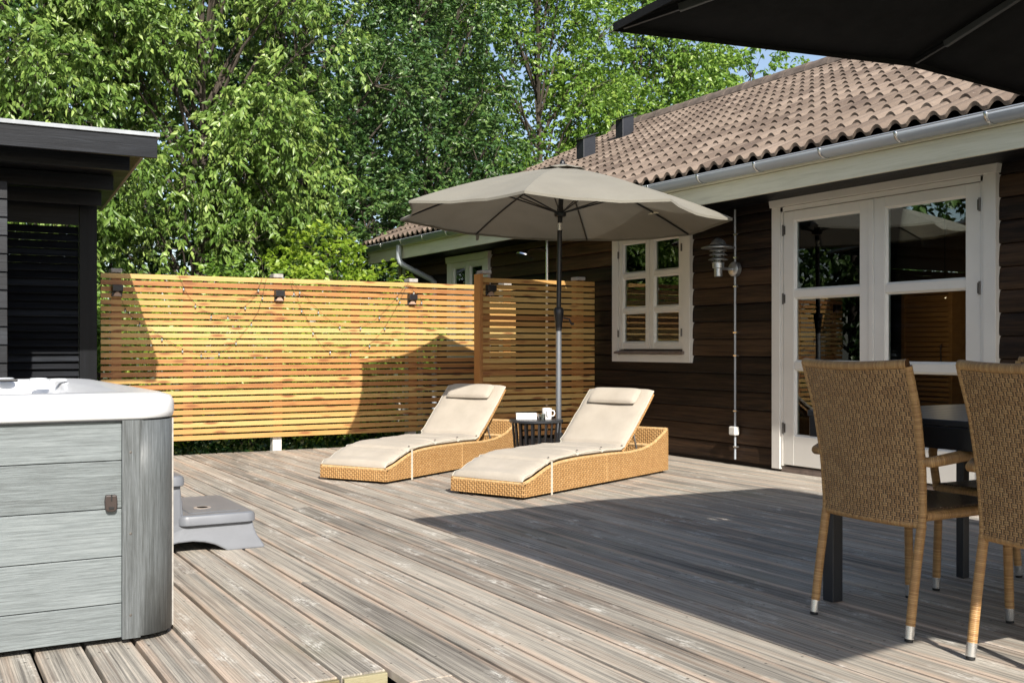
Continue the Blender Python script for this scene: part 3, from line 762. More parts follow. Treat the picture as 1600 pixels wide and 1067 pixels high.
q = MB(); q.prism([(.593, .468), (.600, .460), (.623, .460), (.630, .468), (.632, .495), (.629, .517), (.594, .517), (.591, .495)], TY0-.016, TY0+.006, 'Y'); lt = q.build('latch', 'brown_plastic', T, bevel=.004)
q = MB(); q.box(.610, .614, TY0-.019, TY0-.015, .497, .519); q.box(.603, .620, TY0-.020, TY0-.015, .470, .477); q.build('latch_slot', 'black_rubber', lt)
# rim: rounded rectangle loft
def rrect(x0, x1, y0, y1, r, z, n=10):
    p = []
    for cx, cy, a in ((x1-r, y0+r, -90), (x1-r, y1-r, 0), (x0+r, y1-r, 90), (x0+r, y0+r, 180)):
        p += [(cx+r*math.cos(R(a+90*k/n)), cy+r*math.sin(R(a+90*k/n)), z) for k in range(n+1)]
    return p
def ring(off, z, r): return rrect(TX0-off, TX1+off, TY0-off, TY1+off, r+off, z)
q = MB(); secs = [ring(-.02, .772, .19), ring(.008, .772, .15), ring(.016, .778, .15), ring(.020, .795, .15), ring(.019, .830, .15), ring(.008, .850, .15), ring(-.02, .860, .19), ring(-.06, .863, .19),
      ring(-.15, .862, .22), ring(-.19, .850, .25), ring(-.22, .80, .28), ring(-.25, .70, .3)]
q.grid(secs, close_u=True); q.build('rim', 'acrylic_white', T, smooth=True, angle=70)
q = MB(); secs = [ring(-.25, .70, .3), ring(-.32, .45, .3), ring(-.45, .20, .3)]; q.grid(secs, close_u=True); q.poly(ring(-.45, .20, .3)); q.build('shell', 'acrylic_marbled', T, smooth=True)
q = MB(); q.poly(ring(-.245, .715, .3)); q.build('water', 'water', T)
q = MB(); q.grid([ring(-.018, .768, .17), ring(.008, .768, .17), ring(.008, .773, .17), ring(-.018, .7735, .17)], close_u=True); q.build('trim', 'dark_grey_metal', T)
def pillow_sp(x, y, rot):
    q = MB(); q.M = Matrix.Translation((x, y, .862)) @ Matrix.Rotation(R(rot), 4, 'Z')
    q.prism([(-.07, -.012), (.07, -.02), (.075, .01), (.05, .03), (-.05, .034), (-.072, .012)], -.15, .15, 'X'); q.M = None
    q.build('headrest', 'dark_grey_metal', T, bevel=.012)
pillow_sp(.02, 5.60, 0)
for (x, y) in ((.42, 5.72), (.56, 5.62), (.63, 5.46)):
    q = MB(); q.lathe([(.042, .0), (.043, .007), (.034, .012), (.0, .013)], (x, y, .862), 20); q.build('knob', 'acrylic_marbled', T, smooth=True)
q = MB(); q.box(.30, .46, 5.50, 5.58, .860, .872); q.build('control_panel', 'black_metal', T, bevel=.01)

# plastic step
ST = thing('spa_step', 'moulded grey plastic two tread step against the hot tub', 'step', (1.2, 5.75, 0))
def rbox(m, x0, x1, y0, y1, r, zs, offs):
    secs = [[(x, y, z) for x, y, _ in rrect(x0-o, x1+o, y0-o, y1+o, r+o, 0, 6)] for z, o in zip(zs, offs)]
    m.grid(secs, close_u=True); m.poly(secs[-1]); m.poly(secs[0][::-1])
q = MB(); rbox(q, 1.17, 1.56, 5.38, 6.10, .05, [.135, .140, .17, .183, .188], [-.01, 0, 0, -.006, -.02]); tr1 = q.build('tread', 'grey_plastic', ST, smooth=True, angle=30)
q = MB(); rbox(q, 1.24, 1.50, 5.46, 6.02, .03, [.1885, .1905], [0, 0]); q.build('grip_pad', 'grey_plastic', tr1)
q = MB(); q.lathe([(.0, .002), (.045, .002), (.045, 0)], (1.34, 5.62, .1905), 20); q.lathe([(.0, .0025), (.028, .0025)], (1.34, 5.62, .1905), 20); q.build('non_slip_disc', 'step_grip', tr1)
q = MB(); rbox(q, .865, 1.205, 5.38, 6.10, .05, [.335, .340, .37, .383, .388], [-.01, 0, 0, -.006, -.02]); q.build('tread', 'grey_plastic', ST, smooth=True, angle=30)
# flared side frames with an arch
q = MB()
def sidepanel(y0, y1, flare):
    prof = [(.89, .0), (1.02, .0), (1.05, .022), (1.10, .043), (1.17, .056), (1.24, .058), (1.30, .050), (1.35, .034), (1.39, .012), (1.41, .0), (1.60, .0), (1.598, .014), (1.585, .035), (1.565, .065), (1.552, .10), (1.546, .136), (1.21, .136), (1.19, .16), (1.185, .336), (.89, .336)]
    A = [q.pt((x, y0 + flare*(1-min(1, z/.14)), z)) for x, z in prof]; B = [q.pt((x, y1 + flare*(1-min(1, z/.14)), z)) for x, z in prof]
    n = len(prof)
    for k in range(n): q.face((A[k], A[(k+1)%n], B[(k+1)%n], B[k]))
    q.face(A[::-1]); q.face(B)
sidepanel(5.41, 5.44, -.03); sidepanel(6.04, 6.07, .03)
q.prism([(1.60, 0), (1.598, .014), (1.585, .035), (1.565, .065), (1.552, .10), (1.546, .136), (1.515, .136), (1.525, .10), (1.57, 0)], 5.44, 6.04, 'Y')
q.prism([(1.21, .14), (1.19, .336), (1.165, .336), (1.185, .14)], 5.44, 6.04, 'Y')
q.build('base', 'grey_plastic', ST, bevel=.008)

# ------------------------------------------------------------------ sun loungers (local: x = length from the foot, y = width, z up)
def lerp_prof(prof, x):
    for (a, b), (c, d) in zip(prof[:-1], prof[1:]):
        if a <= x <= c:
            t_ = (x-a)/(c-a); t_ = t_*t_*(3-2*t_)*.35 + t_*.65
            return b+(d-b)*t_
    return prof[-1][1] if x > prof[-1][0] else prof[0][1]
BP = [(0, .105), (.10, .125), (.20, .16), (.33, .20), (.45, .215), (.66, .222), (1.05, .219), (1.4, .208), (1.6, .215), (1.78, .245), (1.9, .29), (2.03, .35)]
LW = .63
def make_lounger():
    t_ = thing('sun_lounger', 'x', 'sun lounger', (0, 0, 0), 'wicker sun loungers on the deck')
    q = MB(); n = 40; th = .022
    for y0 in (0, LW-th):
        xs = [2.03*k/n for k in range(n+1)]
        for x0, x1 in zip(xs[:-1], xs[1:]):
            z0, z1 = lerp_prof(BP, x0), lerp_prof(BP, x1)
            for yy, fl in ((y0, 0), (y0+th, 1)):
                p = [(x0, yy, .018), (x1, yy, .018), (x1, yy, z1), (x0, yy, z0)]
                uv = [(a[0], a[2]) for a in p]
                if fl: p = p[::-1]; uv = uv[::-1]
                q.poly(p, tuple(uv))
            q.poly([(x0, y0, z0), (x1, y0, z1), (x1, y0+th, z1), (x0, y0+th, z0)])
    for x0, zt in ((0, .104), (2.03-th, .35)):
        q.box(x0, x0+th, th if x0 else th*.0+.0005, LW-th if x0 else LW-.0005, .018, zt)
    q.box(.02, 1.38, .02, LW-.02, .09, .10)
    base = q.build('wicker_base', 'wicker_honey', t_)
    q = MB()
    for y0 in (.011, LW-.011):
        q.tube([(x, y0, lerp_prof(BP, x)) for x in np.linspace(0, 2.02, 30)], .013, 8)
    q.tube([(.011, .0, .105), (.011, LW, .105)], .013, 8); q.tube([(2.02, 0, .35), (2.02, LW, .35)], .013, 8)
    q.tube([(1.78, .02, .235), (1.78, LW-.02, .235)], .014, 8)
    q.build('wrapped_edge', 'wrap_honey', base, smooth=True)
    q = MB()
    for x in (.05, 1.0, 1.95):
        for y in (.03, LW-.05): q.box(x, x+.03, y, y+.02, 0, .02)
    q.build('foot', 'black_rubber', t_)
    # backrest frame and strut
    h0 = Vector((1.34, 0, .235)); h1 = Vector((1.83, 0, .655)); mid = Vector((1.50, 0, .34))
    def bpath(u):   # gently curved back
        a = h0*(1-u)*(1-u) + mid*2*u*(1-u)*1.0 + h1*u*u
        return Vector((a.x, 0, a.z))
    q = MB()
    for y in (.045, LW-.045): q.tube([bpath(u)+Vector((.012, y, -.018)) for u in np.linspace(0, 1, 12)], .014, 8)
    q.tube([bpath(1)+Vector((.012, .045, -.018)), bpath(1)+Vector((.012, LW-.045, -.018))], .014, 8)
    us = np.linspace(0, 1, 12)
    rows = [[bpath(u)+Vector((.014, y, -.02)) for y in (.05, LW-.05)] for u in us]
    uvr = [[(y, u*.7) for y in (.05, LW-.05)] for u in us]
    q.grid(rows, uvr); q.build('backrest', 'wicker_honey', t_, smooth=True, angle=50, solid=.008)
    q = MB(); c0 = bpath(.62); q.tube([(c0.x+.03, .12, c0.z-.03), (1.74, .12, .16), (1.74, LW-.12, .16), (c0.x+.03, LW-.12, c0.z-.03)], .009, 8)
    q.tube([(c0.x+.03, .30, c0.z-.05), (1.66, .30, .14)], .006, 8)
    q.build('prop_bar', 'bright_metal', t_, smooth=True)
    # cushion swept along seat then back
    path = []
    for x in np.linspace(.005, 1.30, 130): path.append(Vector((x, 0, lerp_prof(BP, x)+.012)))
    for u in np.linspace(.04, 1.0, 50): path.append(bpath(u)+Vector((0, 0, .0)))
    seams = [.30, .68, 1.02, 1.36]
    L = 0; rows = []; uvr = []; T0 = .046
    for k, p in enumerate(path):
        if k: L += (p-path[k-1]).length
        a = path[max(0, k-1)]; b = path[min(len(path)-1, k+1)]; d = (b-a).normalized(); nrm = Vector((-d.z, 0, d.x))
        s_ = min([abs(p.x-c) if p.x < 1.33 else abs(p.x-c) for c in seams]); pinch = 1-.42*math.exp(-(s_/.013)**2)
        e_ = min(L, 2.02-L if L > 1.6 else 9)
        endr = min(1, max(.25, math.sqrt(max(0.0, min(1, e_/.03)))))
        th_ = T0*pinch*endr; yi = .022; w_ = LW-2*yi + (.006 if pinch > .9 else -.006)
        row = []; ur = []
        m = 16
        # top from y-low to y-high with soft crown, then down and under
        for j in range(m+1):
            v = j/m; cr_ = (1-abs(2*v-1)**8); y = yi + w_*v
            wr_ = .0030*math.sin(9*L+5*v) + .0020*math.sin(23*L-11*v) + .0016*math.sin(41*L+3*math.sin(9*v))*abs(2*v-1)**2
            row.append(p + Vector((0, y, 0)) + nrm*(th_*(.62+.38*cr_) + wr_)); ur.append((L, y))
        row.append(p + Vector((0, yi+w_+.007, 0)) + nrm*th_*.32); ur.append((L, w_+.03))
        row.append(p + Vector((0, yi+w_-.006, 0)) + nrm*.001); ur.append((L, w_+.06))
        row.append(p + Vector((0, yi+.006, 0)) + nrm*.001); ur.append((L, -.06))
        row.append(p + Vector((0, yi-.007, 0)) + nrm*th_*.32); ur.append((L, -.03))
        rows.append(row); uvr.append(ur)
    q = MB(); I = q.grid(rows, None, close_u=True); q.face(I[0][::-1]); q.face(I[-1])
    cush = q.build('cushion', 'cushion', t_, smooth=True, angle=60)
    # piped edges on the cushion
    q = MB()
    for col_, dz in ((0, -.004), (16, -.004)):
        q.tube([rows[k][col_] + Vector((0, -.004 if col_ == 0 else .004, dz)) for k in range(len(rows))], .0042, 6)
    q.build('piping', 'cushion_edge', cush, smooth=True)
    # head pillow
    q = MB(); d = (bpath(1)-bpath(.8)).normalized(); nrm = Vector((-d.z, 0, d.x)); c = bpath(.87) + nrm*.072 + Vector((0, LW/2, 0))
    rows = []
    for i in range(17):
        u = -1 + i/8; row = []
        for j in range(25):
            v = -1 + j/12; hgt = .030*((1-abs(u)**3.5)*(1-abs(v)**8))**.5 if abs(u) < 1 and abs(v) < 1 else 0
            row.append((u, v, hgt))
        rows.append(row)
    def mp(u, v, h, sgn): return c + d*(u*.083*(1-.04*abs(v)**4)) + Vector((0, v*.225*(1-.04*abs(u)**4), 0)) + nrm*(h*sgn)
    q.grid([[mp(u, v, h, 1) for u, v, h in r_] for r_ in rows]); q.grid([[mp(u, v, h, -.9) for u, v, h in r_][::-1] for r_ in rows])
    q.build('head_pillow', 'cushion', t_, smooth=True, angle=80)
    # tie strap round the base
    q = MB(); xs_ = .33; zt = lerp_prof(BP, xs_)
    q.box(xs_-.009, xs_+.009, -.004, .0, .0, zt+.03); q.build('strap', 'cushion_edge', t_)
    q = MB(); q.box(xs_-.009, xs_+.009, LW, LW+.004, .0, zt+.03); q.build('strap', 'cushion_edge', t_)
    q = MB(); q.box(1.06, 1.066, -.003, .0, .02, .215); q.build('seam', 'wrap_honey', t_)
    q = MB()
    for x in (.335, .70, 1.03, 1.335):
        q.lathe([(.0, .006), (.006, .004), (.008, 0)], (x, .03, lerp_prof(BP, x)+.055), 8)
    q.build('tie_knot', 'black_rubber', t_, smooth=True)
    return t_
lo = make_lounger()
lo.location = (3.585, 6.16, .002); lo.rotation_euler = (0, 0, math.atan2(.84, 1.875))
lo['label'] = 'wicker sun lounger with beige cushion, the nearer one in front of the window wall'
lo2 = copy_tree(lo); lo2.location = (3.115, 7.385, .002); lo2.rotation_euler = (0, 0, R(31))
lo2['label'] = 'wicker sun lounger with beige cushion, the farther one beside the slatted fence'

# ------------------------------------------------------------------ side table and things on it
tx, ty, tz = 4.50, 7.53, .432
TB = thing('side_table', 'round black side table with rod sides between the two loungers', 'side table', (tx, ty, 0))
q = MB(); q.lathe([(.0, 0), (.215, 0), (.222, -.006), (.222, -.018), (.215, -.022), (.0, -.022)], (tx, ty, tz), 48); q.build('table_top', 'dark_grey_metal', TB, smooth=True, angle=30)
q = MB()
for k in range(22):
    a = 2*math.pi*k/22; ca, sa = math.cos(a), math.sin(a)
    q.bar((tx+.20*ca, ty+.20*sa, tz-.022), (tx+.165*ca, ty+.165*sa, .012), .016, .006, (ca, sa, 0))
q.build('rods', 'black_metal', TB)
q = MB(); q.tube([(tx+.165*math.cos(a), ty+.165*math.sin(a), .010) for a in np.linspace(0, 2*math.pi, 33)], .009, 8); q.build('base_ring', 'black_metal', TB, smooth=True)
ra = R(-27)
bx = MB(); bx.M = Matrix.Translation((tx-.075, ty+.03, tz)) @ Matrix.Rotation(ra, 4, 'Z')
bx.box(-.085, .085, -.05, .05, .001, .052); tb = bx.build('paper_box', 'tissue_box', bevel=.003); tag(tb, 'white rectangular box lying on the black side table', 'box')
mg = thing('mug', 'white mug with a black mark standing on the black side table', 'mug', (tx+.075, ty-.045, tz))
q = MB(); q.lathe([(.0, .001), (.036, .001), (.039, .006), (.040, .092), (.036, .092), (.035, .01), (.0, .008)], (tx+.075, ty-.045, tz), 32); q.build('cup', 'ceramic_white', mg, smooth=True, angle=40)
q = MB(); cxm, cym = tx+.075, ty-.045
va = math.atan2(-cym, -cxm)
for zz0, zz1, da in ((.025, .07, .0), (.018, .03, -.12)):
    A = []; 
    for a in (va-.10+da*-1, va+.06+da*-1): A.append((cxm+.0405*math.cos(a), cym+.0405*math.sin(a)))
    q.poly([(A[0][0], A[0][1], tz+zz0), (A[1][0], A[1][1], tz+zz0), (A[1][0], A[1][1], tz+zz1), (A[0][0], A[0][1], tz+zz1)])
q.build('printed_mark', 'black_print', mg)
ra2 = va + R(80)
q = MB(); q.tube([(cxm+math.cos(ra2)*r_, cym+math.sin(ra2)*r_, tz+z_) for r_, z_ in ((.038, .075), (.06, .07), (.065, .05), (.058, .032), (.038, .026))], .005, 8); q.build('handle', 'ceramic_white', mg, smooth=True)
gl = MB(); gl.lathe([(.0, .001), (.026, .001), (.030, .05), (.028, .05), (.025, .006), (.0, .006)], (tx-.005, ty-.10, tz), 24); tag(gl.build('drinking_glass', 'glass', smooth=True), 'small clear glass in front of the white box on the side table', 'glass')

# ------------------------------------------------------------------ taupe parasol
PX, PY = 4.80, 7.665
PA = thing('parasol', 'open taupe octagonal parasol standing between the loungers', 'parasol', (PX, PY, 0))
axis = Vector((.020, -.002, 1)).normalized()
q = MB(); q.lathe([(.0, .0), (.23, .0), (.235, .02), (.20, .05), (.06, .07), (.04, .09), (.035, .30), (.0, .30)], (PX, PY, .004), 36); q.build('base', 'dark_grey_metal', PA, smooth=True, angle=40)
q = MB(); q.tube([(PX, PY, .1), (PX+.002, PY, 1.21)], .024, 18); q.build('lower_pole', 'grey_pole', PA, smooth=True)
q = MB(); q.lathe([(.026, -.08), (.030, -.02), (.042, .06), (.044, .10), (.030, .12), (.026, .12)], (PX+.002, PY, 1.24), 20); cn = q.build('crank_housing', 'black_metal', PA, smooth=True)
q = MB(); q.tube([(PX+.03, PY-.03, 1.27), (PX+.07, PY-.06, 1.26), (PX+.08, PY-.07, 1.22)], .007, 8); q.tube([(PX+.08, PY-.07, 1.22), (PX+.10, PY-.085, 1.22)], .010, 8); q.build('crank_handle', 'black_metal', cn, smooth=True)
hub = Vector((PX+.018, PY, 2.15)); apex = Vector((PX+.040, PY+.0, 2.545))
q = MB(); q.tube([(PX+.002, PY, 1.34), (PX+.012, PY, 2.00), hub, apex - Vector((0,0,.03))], .021, 16); q.build('upper_pole', 'black_metal', PA, smooth=True)
q = MB(); q.lathe([(.024, 0), (.024, .06)], (PX+.012, PY, 2.01), 16); q.build('tilt_joint', 'bright_metal', PA, smooth=True)
q = MB(); q.lathe([(.024, -.03), (.050, -.02), (.052, .01), (.03, .02), (.024, .07)], hub, 20); q.build('runner', 'black_metal', PA, smooth=True)
faz = math.atan2(948, 1671)     # camera bearing east of +Y
def dirb(b): return Vector((math.sin(b), math.cos(b), 0))
rimc = Vector((PX+.02, PY, 2.112)); RR = 1.425; tips = []
for k in range(8):
    b = faz + math.pi - R(-13+45*k)     # bearings
    b = faz + math.pi + R(13) - R(45*k)
    d = dirb(b); rel = d*RR
    right = Vector((math.cos(faz), -math.sin(faz), 0)); fw = Vector((math.sin(faz), math.cos(faz), 0))
    zt = -.042*(rel.dot(right)/RR) - .022*(rel.dot(fw)/RR)
    tips.append(rimc + rel + Vector((0, 0, zt)))
# canopy: 8 gores, concave rim edges, slight sag
q = MB(); nr, na = 26, 18
q.cur = .5
def canopy_pt(k, u, v):
    A = tips[k]; B = tips[(k+1) % 8]
    # rib curve
    def rib(Tp, u):
        p = apex.lerp(Tp, u); p = p + Vector((0, 0, .10*u*(1-u)*1.6)); return p
    a = rib(A, u); b = rib(B, u); p = a.lerp(b, v)
    s_ = 4*v*(1-v)
    p = p + Vector((0, 0, -.030*s_*u*(1-.2*u) + .0035*s_*u*math.sin(17*v+6*u+k*1.7) + .0022*s_*math.sin(31*u+4*v+k)))
    inward = (apex - p); inward.z = 0
    p = p + inward*(.045*s_*(u**3))
    return p
for k in range(8):
    q.grid([[canopy_pt(k, .05+.95*i/nr, j/na) for j in range(na+1)] for i in range(nr+1)])
can = q.build('canopy', 'canopy_taupe', PA, smooth=True, angle=18)
q = MB()
for k in range(8):
    for j in range(6):
        pa, pb = canopy_pt(k, 1, j/6), canopy_pt(k, 1, (j+1)/6)
        q.poly([pa, pb, pb+Vector((0,0,-.02)), pa+Vector((0,0,-.02))])
q.build('hem', 'canopy_taupe', can, solid=.003)
q = MB(); vt = apex + Vector((0, 0, .028))
for k in range(8):
    a = (tips[k]-rimc).normalized(); b = (tips[(k+1) % 8]-rimc).normalized()
    pa = apex + Vector((a.x*.20, a.y*.20, -.028)); pb = apex + Vector((b.x*.20, b.y*.20, -.028)); m_ = (pa+pb)/2 + Vector((0,0,.012))
    q.poly([vt, pa, m_]); q.poly([vt, m_, pb])
q.build('vent_flap', 'canopy_taupe', can, smooth=True, angle=30, solid=.003)
q = MB(); q.lathe([(.022, 0), (.024, .02), (.012, .04), (0, .045)], apex+Vector((0,0,.02)), 14); q.build('finial', 'black_metal', PA, smooth=True)
for k in range(8):
    q = MB(); pts = [canopy_pt(k, u, 0) + Vector((0, 0, -.014)) for u in np.linspace(.03, .995, 10)]
    q.tube(pts, .0075, 6); rb_ = q.build('rib', 'black_metal', PA, smooth=True)
    q = MB(); p = canopy_pt(k, .46, 0) + Vector((0, 0, -.02)); q.tube([hub + (p-hub).normalized()*.04, p], .0065, 6); q.build('strut', 'black_metal', rb_, smooth=True)
q = MB(); p = tips[5]+Vector((0,0,-.02)); q.poly([p, p+Vector((.03,-.02,.01)), p+Vector((.02,-.01,-.05)), p+Vector((0,0,-.05))]); q.build('tie_strap', 'canopy_taupe', can, solid=.002)

# ------------------------------------------------------------------ black cantilever parasol
KX0, KX1, KY1, KY0 = 2.057, 4.945, 2.938, -.36; kz = 2.100
BPm = thing('cantilever_parasol', 'large black square parasol overhanging the dining table', 'parasol', (5.6, -.6, 0))
kc = Vector(((KX0+KX1)/2, (KY0+KY1)/2, 2.66))
q = MB(); corners = [Vector((KX0, KY0, kz)), Vector((KX1, KY0, kz)), Vector((KX1, KY1, kz)), Vector((KX0, KY1, kz))]
rimp = []
for k in range(4):
    a = corners[k]; b = corners[(k+1) % 4]; mdl = (a+b)/2 + Vector((0,0,.07)); rimp += [a, mdl]
n = 8
def kpt(k, u, v):
    a = rimp[k]; b = rimp[(k+1) % 8]; p = kc.lerp(a, u).lerp(kc.lerp(b, u), v)
    return p + Vector((0, 0, -.03*4*v*(1-v)*u*(1-u*.7)))
for k in range(8): q.grid([[kpt(k, .03+.97*i/n, j/6) for j in range(7)] for i in range(n+1)])
kcan = q.build('canopy', 'canopy_black', BPm, smooth=True, angle=12, solid=.004)
q = MB()
for k in range(8):
    a = rimp[k]; b = rimp[(k+1) % 8]; q.poly([a+Vector((0,0,.002)), b+Vector((0,0,.002)), b+Vector((0,0,-.025)), a+Vector((0,0,-.025))])
q.build('hem', 'canopy_black', kcan, solid=.004)
for k in range(8):
    q = MB(); a = kc.lerp(rimp[k], .06)+Vector((0,0,-.03)); b = kc.lerp(rimp[k], .985)+Vector((0,0,-.022))
    q.bar(a, kc.lerp(rimp[k], .90)+Vector((0,0,-.026)), .018, .026); rb_ = q.build('rib', 'rib_grey', BPm, bevel=.002)
    q = MB(); q.bar(kc.lerp(rimp[k], .90)+Vector((0,0,-.026)), b, .014, .014); q.build('rib_tip', 'black_metal', rb_)
q = MB(); q.tube([(kc.x, kc.y, 2.45), (kc.x, kc.y, 2.82)], .03, 14); q.build('hub', 'black_metal', BPm, smooth=True)
q = MB(); q.bar((5.6, -.9, .1), (5.6, -.9, 2.75), .08, .08, (0,1,0)); q.build('mast', 'dark_grey_metal', BPm, bevel=.01)
q = MB(); q.bar((5.6, -.9, 2.55), (kc.x, kc.y, 2.86), .05, .07); q.build('boom', 'dark_grey_metal', BPm, bevel=.005)
q = MB(); q.box(5.2, 6.0, -1.3, -.5, .003, .10); q.build('base', 'dark_grey_metal', BPm, bevel=.02)

# ------------------------------------------------------------------ dining table
DT = thing('dining_table', 'dark slatted outdoor dining table between the wicker armchairs', 'table', (3.67, 2.2, 0))
q = MB(); rr = random.Random(41); x = 3.20
while x < 4.13:
    q.cur = rr.random(); q.box(x, x+.086, 1.25, 3.20, .742, .765); x += .0925
q.build('table_top', 'dark_grey_metal', DT, bevel=.003)
q = MB(); q.box(3.20, 3.235, 1.27, 3.19, .66, .740); q.box(4.08, 4.115, 1.27, 3.19, .66, .740); q.box(3.236, 4.079, 3.155, 3.19, .66, .740); q.box(3.236, 4.079, 1.27, 1.30, .66, .740); q.build('apron', 'black_metal', DT, bevel=.003)
for a, b, w_ in ((3.25, 3.11, .028), (4.08, 3.14, .020), (3.25, 1.35, .028), (4.08, 1.35, .020)):
    q = MB(); q.box(a-w_, a+w_, b-w_, b+w_, .002, .741); q.build('leg', 'dark_grey_metal', DT, bevel=.004)

# ------------------------------------------------------------------ wicker armchairs (local: faces +x, origin on the floor)
def make_chair():
    t_ = thing('armchair', 'x', 'armchair', (0, 0, 0), 'brown wicker armchairs round the dining table')
    def xb(z): # back line
        P_ = [(0, -.275), (.2, -.245), (.42, -.205), (.60, -.215), (.80, -.250), (.97, -.305)]
        for (a, b), (c, d) in zip(P_[:-1], P_[1:]):
            if a <= z <= c: u = (z-a)/(c-a); return b+(d-b)*u
        return P_[-1][1]
    def hw(z): return .222 + .018*max(0, (z-.4))/.57
    q = MB(); nz, ny_ = 20, 16; fr = []; bk = []; uvf = []
    for i in range(nz+1):
        z = .395 + (.965-.395)*i/nz; a = []; b = []; uu = []
        for j in range(ny_+1):
            v = -1+2*j/ny_; y = v*hw(z); bow = -.028*(1-v*v)
            zz = z + (-.010*(1-v*v)*(i/nz)**6) + (-.012*abs(v)**3)*0
            a.append((xb(z)+bow-.013, y, zz)); b.append((xb(z)+bow+.013, y, zz)); uu.append((y, z))
        fr.append(a); bk.append(b); uvf.append(uu)
    q.grid([r_[::-1] for r_ in fr], [r_[::-1] for r_ in uvf]); q.grid(bk, uvf)
    for F in ((fr[-1], bk[-1]), (bk[0], fr[0])):
        q.grid([F[0], F[1]])
    q.build('backrest', 'wicker_brown', t_, smooth=True, angle=50)
    q = MB()
    for s_ in (-1, 1): q.tube([(xb(z), s_*hw(z), z) for z in np.linspace(.40, .955, 14)], .0150, 12)
    v_ = np.linspace(-1, 1, 15)
    q.tube([(xb(.965)-.028*(1-v*v), v*hw(.965), .962-.010*(1-v*v)) for v in v_], .017, 10)
    q.tube([(xb(.4)-.028*(1-v*v), v*hw(.4), .398) for v in v_], .014, 10)
    q.build('back_frame', 'wrap_brown', t_, smooth=True)
    def leg(pts):
        q = MB(); q.tube(pts, [.0165]*len(pts), 14); o = q.build('leg', 'wrap_brown', t_, smooth=True)
        p0 = Vector(pts[0]); d = (Vector(pts[0])-Vector(pts[1])).normalized()
        q = MB(); q.tube([p0 + d*-.002, p0 + d*.043], [.0172, .0165], 16); q.build('ferrule', 'bright_metal', o, smooth=True)
        q = MB(); q.tube([p0 + d*.0435, p0 + d*.053], .0150, 14); q.build('glide', 'black_rubber', o, smooth=True)
    for s_ in (-1, 1):
        leg([(xb(z)-.0, s_*(hw(z)), z) for z in (.053, .15, .25, .33, .40)])
        leg([(.262, s_*.228, .053), (.258, s_*.226, .2), (.25, s_*.224, .42)])
    for s_ in (-1, 1):
        q = MB(); q.tube([(.25, s_*.232, .42), (.246, s_*.250, .50), (.238, s_*.266, .575), (.215, s_*.276, .622), (.17, s_*.282, .645), (.10, s_*.286, .652), (-.05, s_*.288, .642), (-.17, s_*.284, .630), (-.215, s_*.268, .622), (-.215, s_*.228, .620)],
               [.017, .017, .018, .020, .022, .022, .021, .020, .019, .016], 12); q.build('armrest', 'wrap_brown', t_, smooth=True, angle=70)
    q = MB(); rows = []; uvr = []
    for i in range(13):
        x = -.195 + .455*i/12; rows.append([(x, -.218+.436*j/12, .440 - .012*math.sin(math.pi*i/12)*math.sin(math.pi*j/12)) for j in range(13)]); uvr.append([(-.218+.436*j/12, x) for j in range(13)])
    q.grid([r_ for r_ in rows], uvr); q.build('seat', 'wicker_seat_shaded', t_, smooth=True, solid=.022)
    q = MB(); q.tube([(-.20, -.222, .428), (.245, -.224, .428), (.262, -.21, .428), (.265, .0, .428), (.262, .21, .428), (.245, .224, .428), (-.20, .222, .428)], .018, 12); q.build('seat_rail', 'wrap_brown', t_, smooth=True, angle=70)
    return t_
ch = make_chair()
ch.location = (3.297, 2.765, .002); ch['label'] = 'brown wicker armchair nearest the glazed doors, its whole back in view'
c2 = copy_tree(ch); c2.location = (3.297, 2.072, .002); c2.rotation_euler = (0, 0, R(-1.5)); c2['label'] = 'brown wicker armchair cut off by the right edge, back to the viewer'
c3 = copy_tree(ch); c3.location = (4.03, 2.80, .002); c3.rotation_euler = (0, 0, R(180)); c3['label'] = 'wicker armchair on the far side of the table, mostly hidden'

# ------------------------------------------------------------------ trees
def leafmesh(name, mat, parent, C, axis, length, width, rnd, droop_fold=.25):
    """C (n,3) leaf bases, axis (n,3) unit leaf directions"""
    n = len(C); rs = np.random.RandomState(abs(hash(name)) % 1000 if False else n % 1000)
    side = np.cross(axis, rs.normal(size=(n, 3))); side /= np.linalg.norm(side, axis=1)[:, None]+1e-9
    nor = np.cross(side, axis)
    # make the upper side look up
    sg_ = np.sign(nor[:, 2:3]); nor = nor*np.where(sg_ == 0, 1, sg_)
    Lh = (length*rs.uniform(.5, 1.3, n))[:, None]; Wd = (width*rs.uniform(.75, 1.2, n))[:, None]
    v0 = C; v2 = C + axis*Lh - nor*Lh*.12
    v1 = C + axis*Lh*.45 + side*Wd*.5 - nor*Wd*droop_fold*-.4; v3 = C + axis*Lh*.45 - side*Wd*.5 - nor*Wd*droop_fold*-.4
    V = np.stack([v0, v1, v2, v3], 1).reshape(-1, 3) - np.array(parent_off(parent))
    F = np.zeros((n, 2, 3), dtype=np.int32); b = np.arange(n)*4
    F[:, 0] = np.stack([b, b+1, b+2], 1); F[:, 1] = np.stack([b, b+2, b+3], 1)
    me = bpy.data.meshes.new(name); me.vertices.add(n*4); me.vertices.foreach_set('co', V.astype(np.float32).ravel())
    me.loops.add(n*6); me.loops.foreach_set('vertex_index', F.ravel())
    me.polygons.add(n*2); me.polygons.foreach_set('loop_start', np.arange(n*2, dtype=np.int32)*3); 
    me.update(calc_edges=True)
    at = me.attributes.new('rnd', 'FLOAT', 'FACE'); at.data.foreach_set('value', np.repeat(rnd, 2).astype(np.float32))
    me.materials.append(M[mat]); me.validate(); me.update()
    o = bpy.data.objects.new(name, me); col.objects.link(o)
    if parent is not None: o.parent = parent
    return o
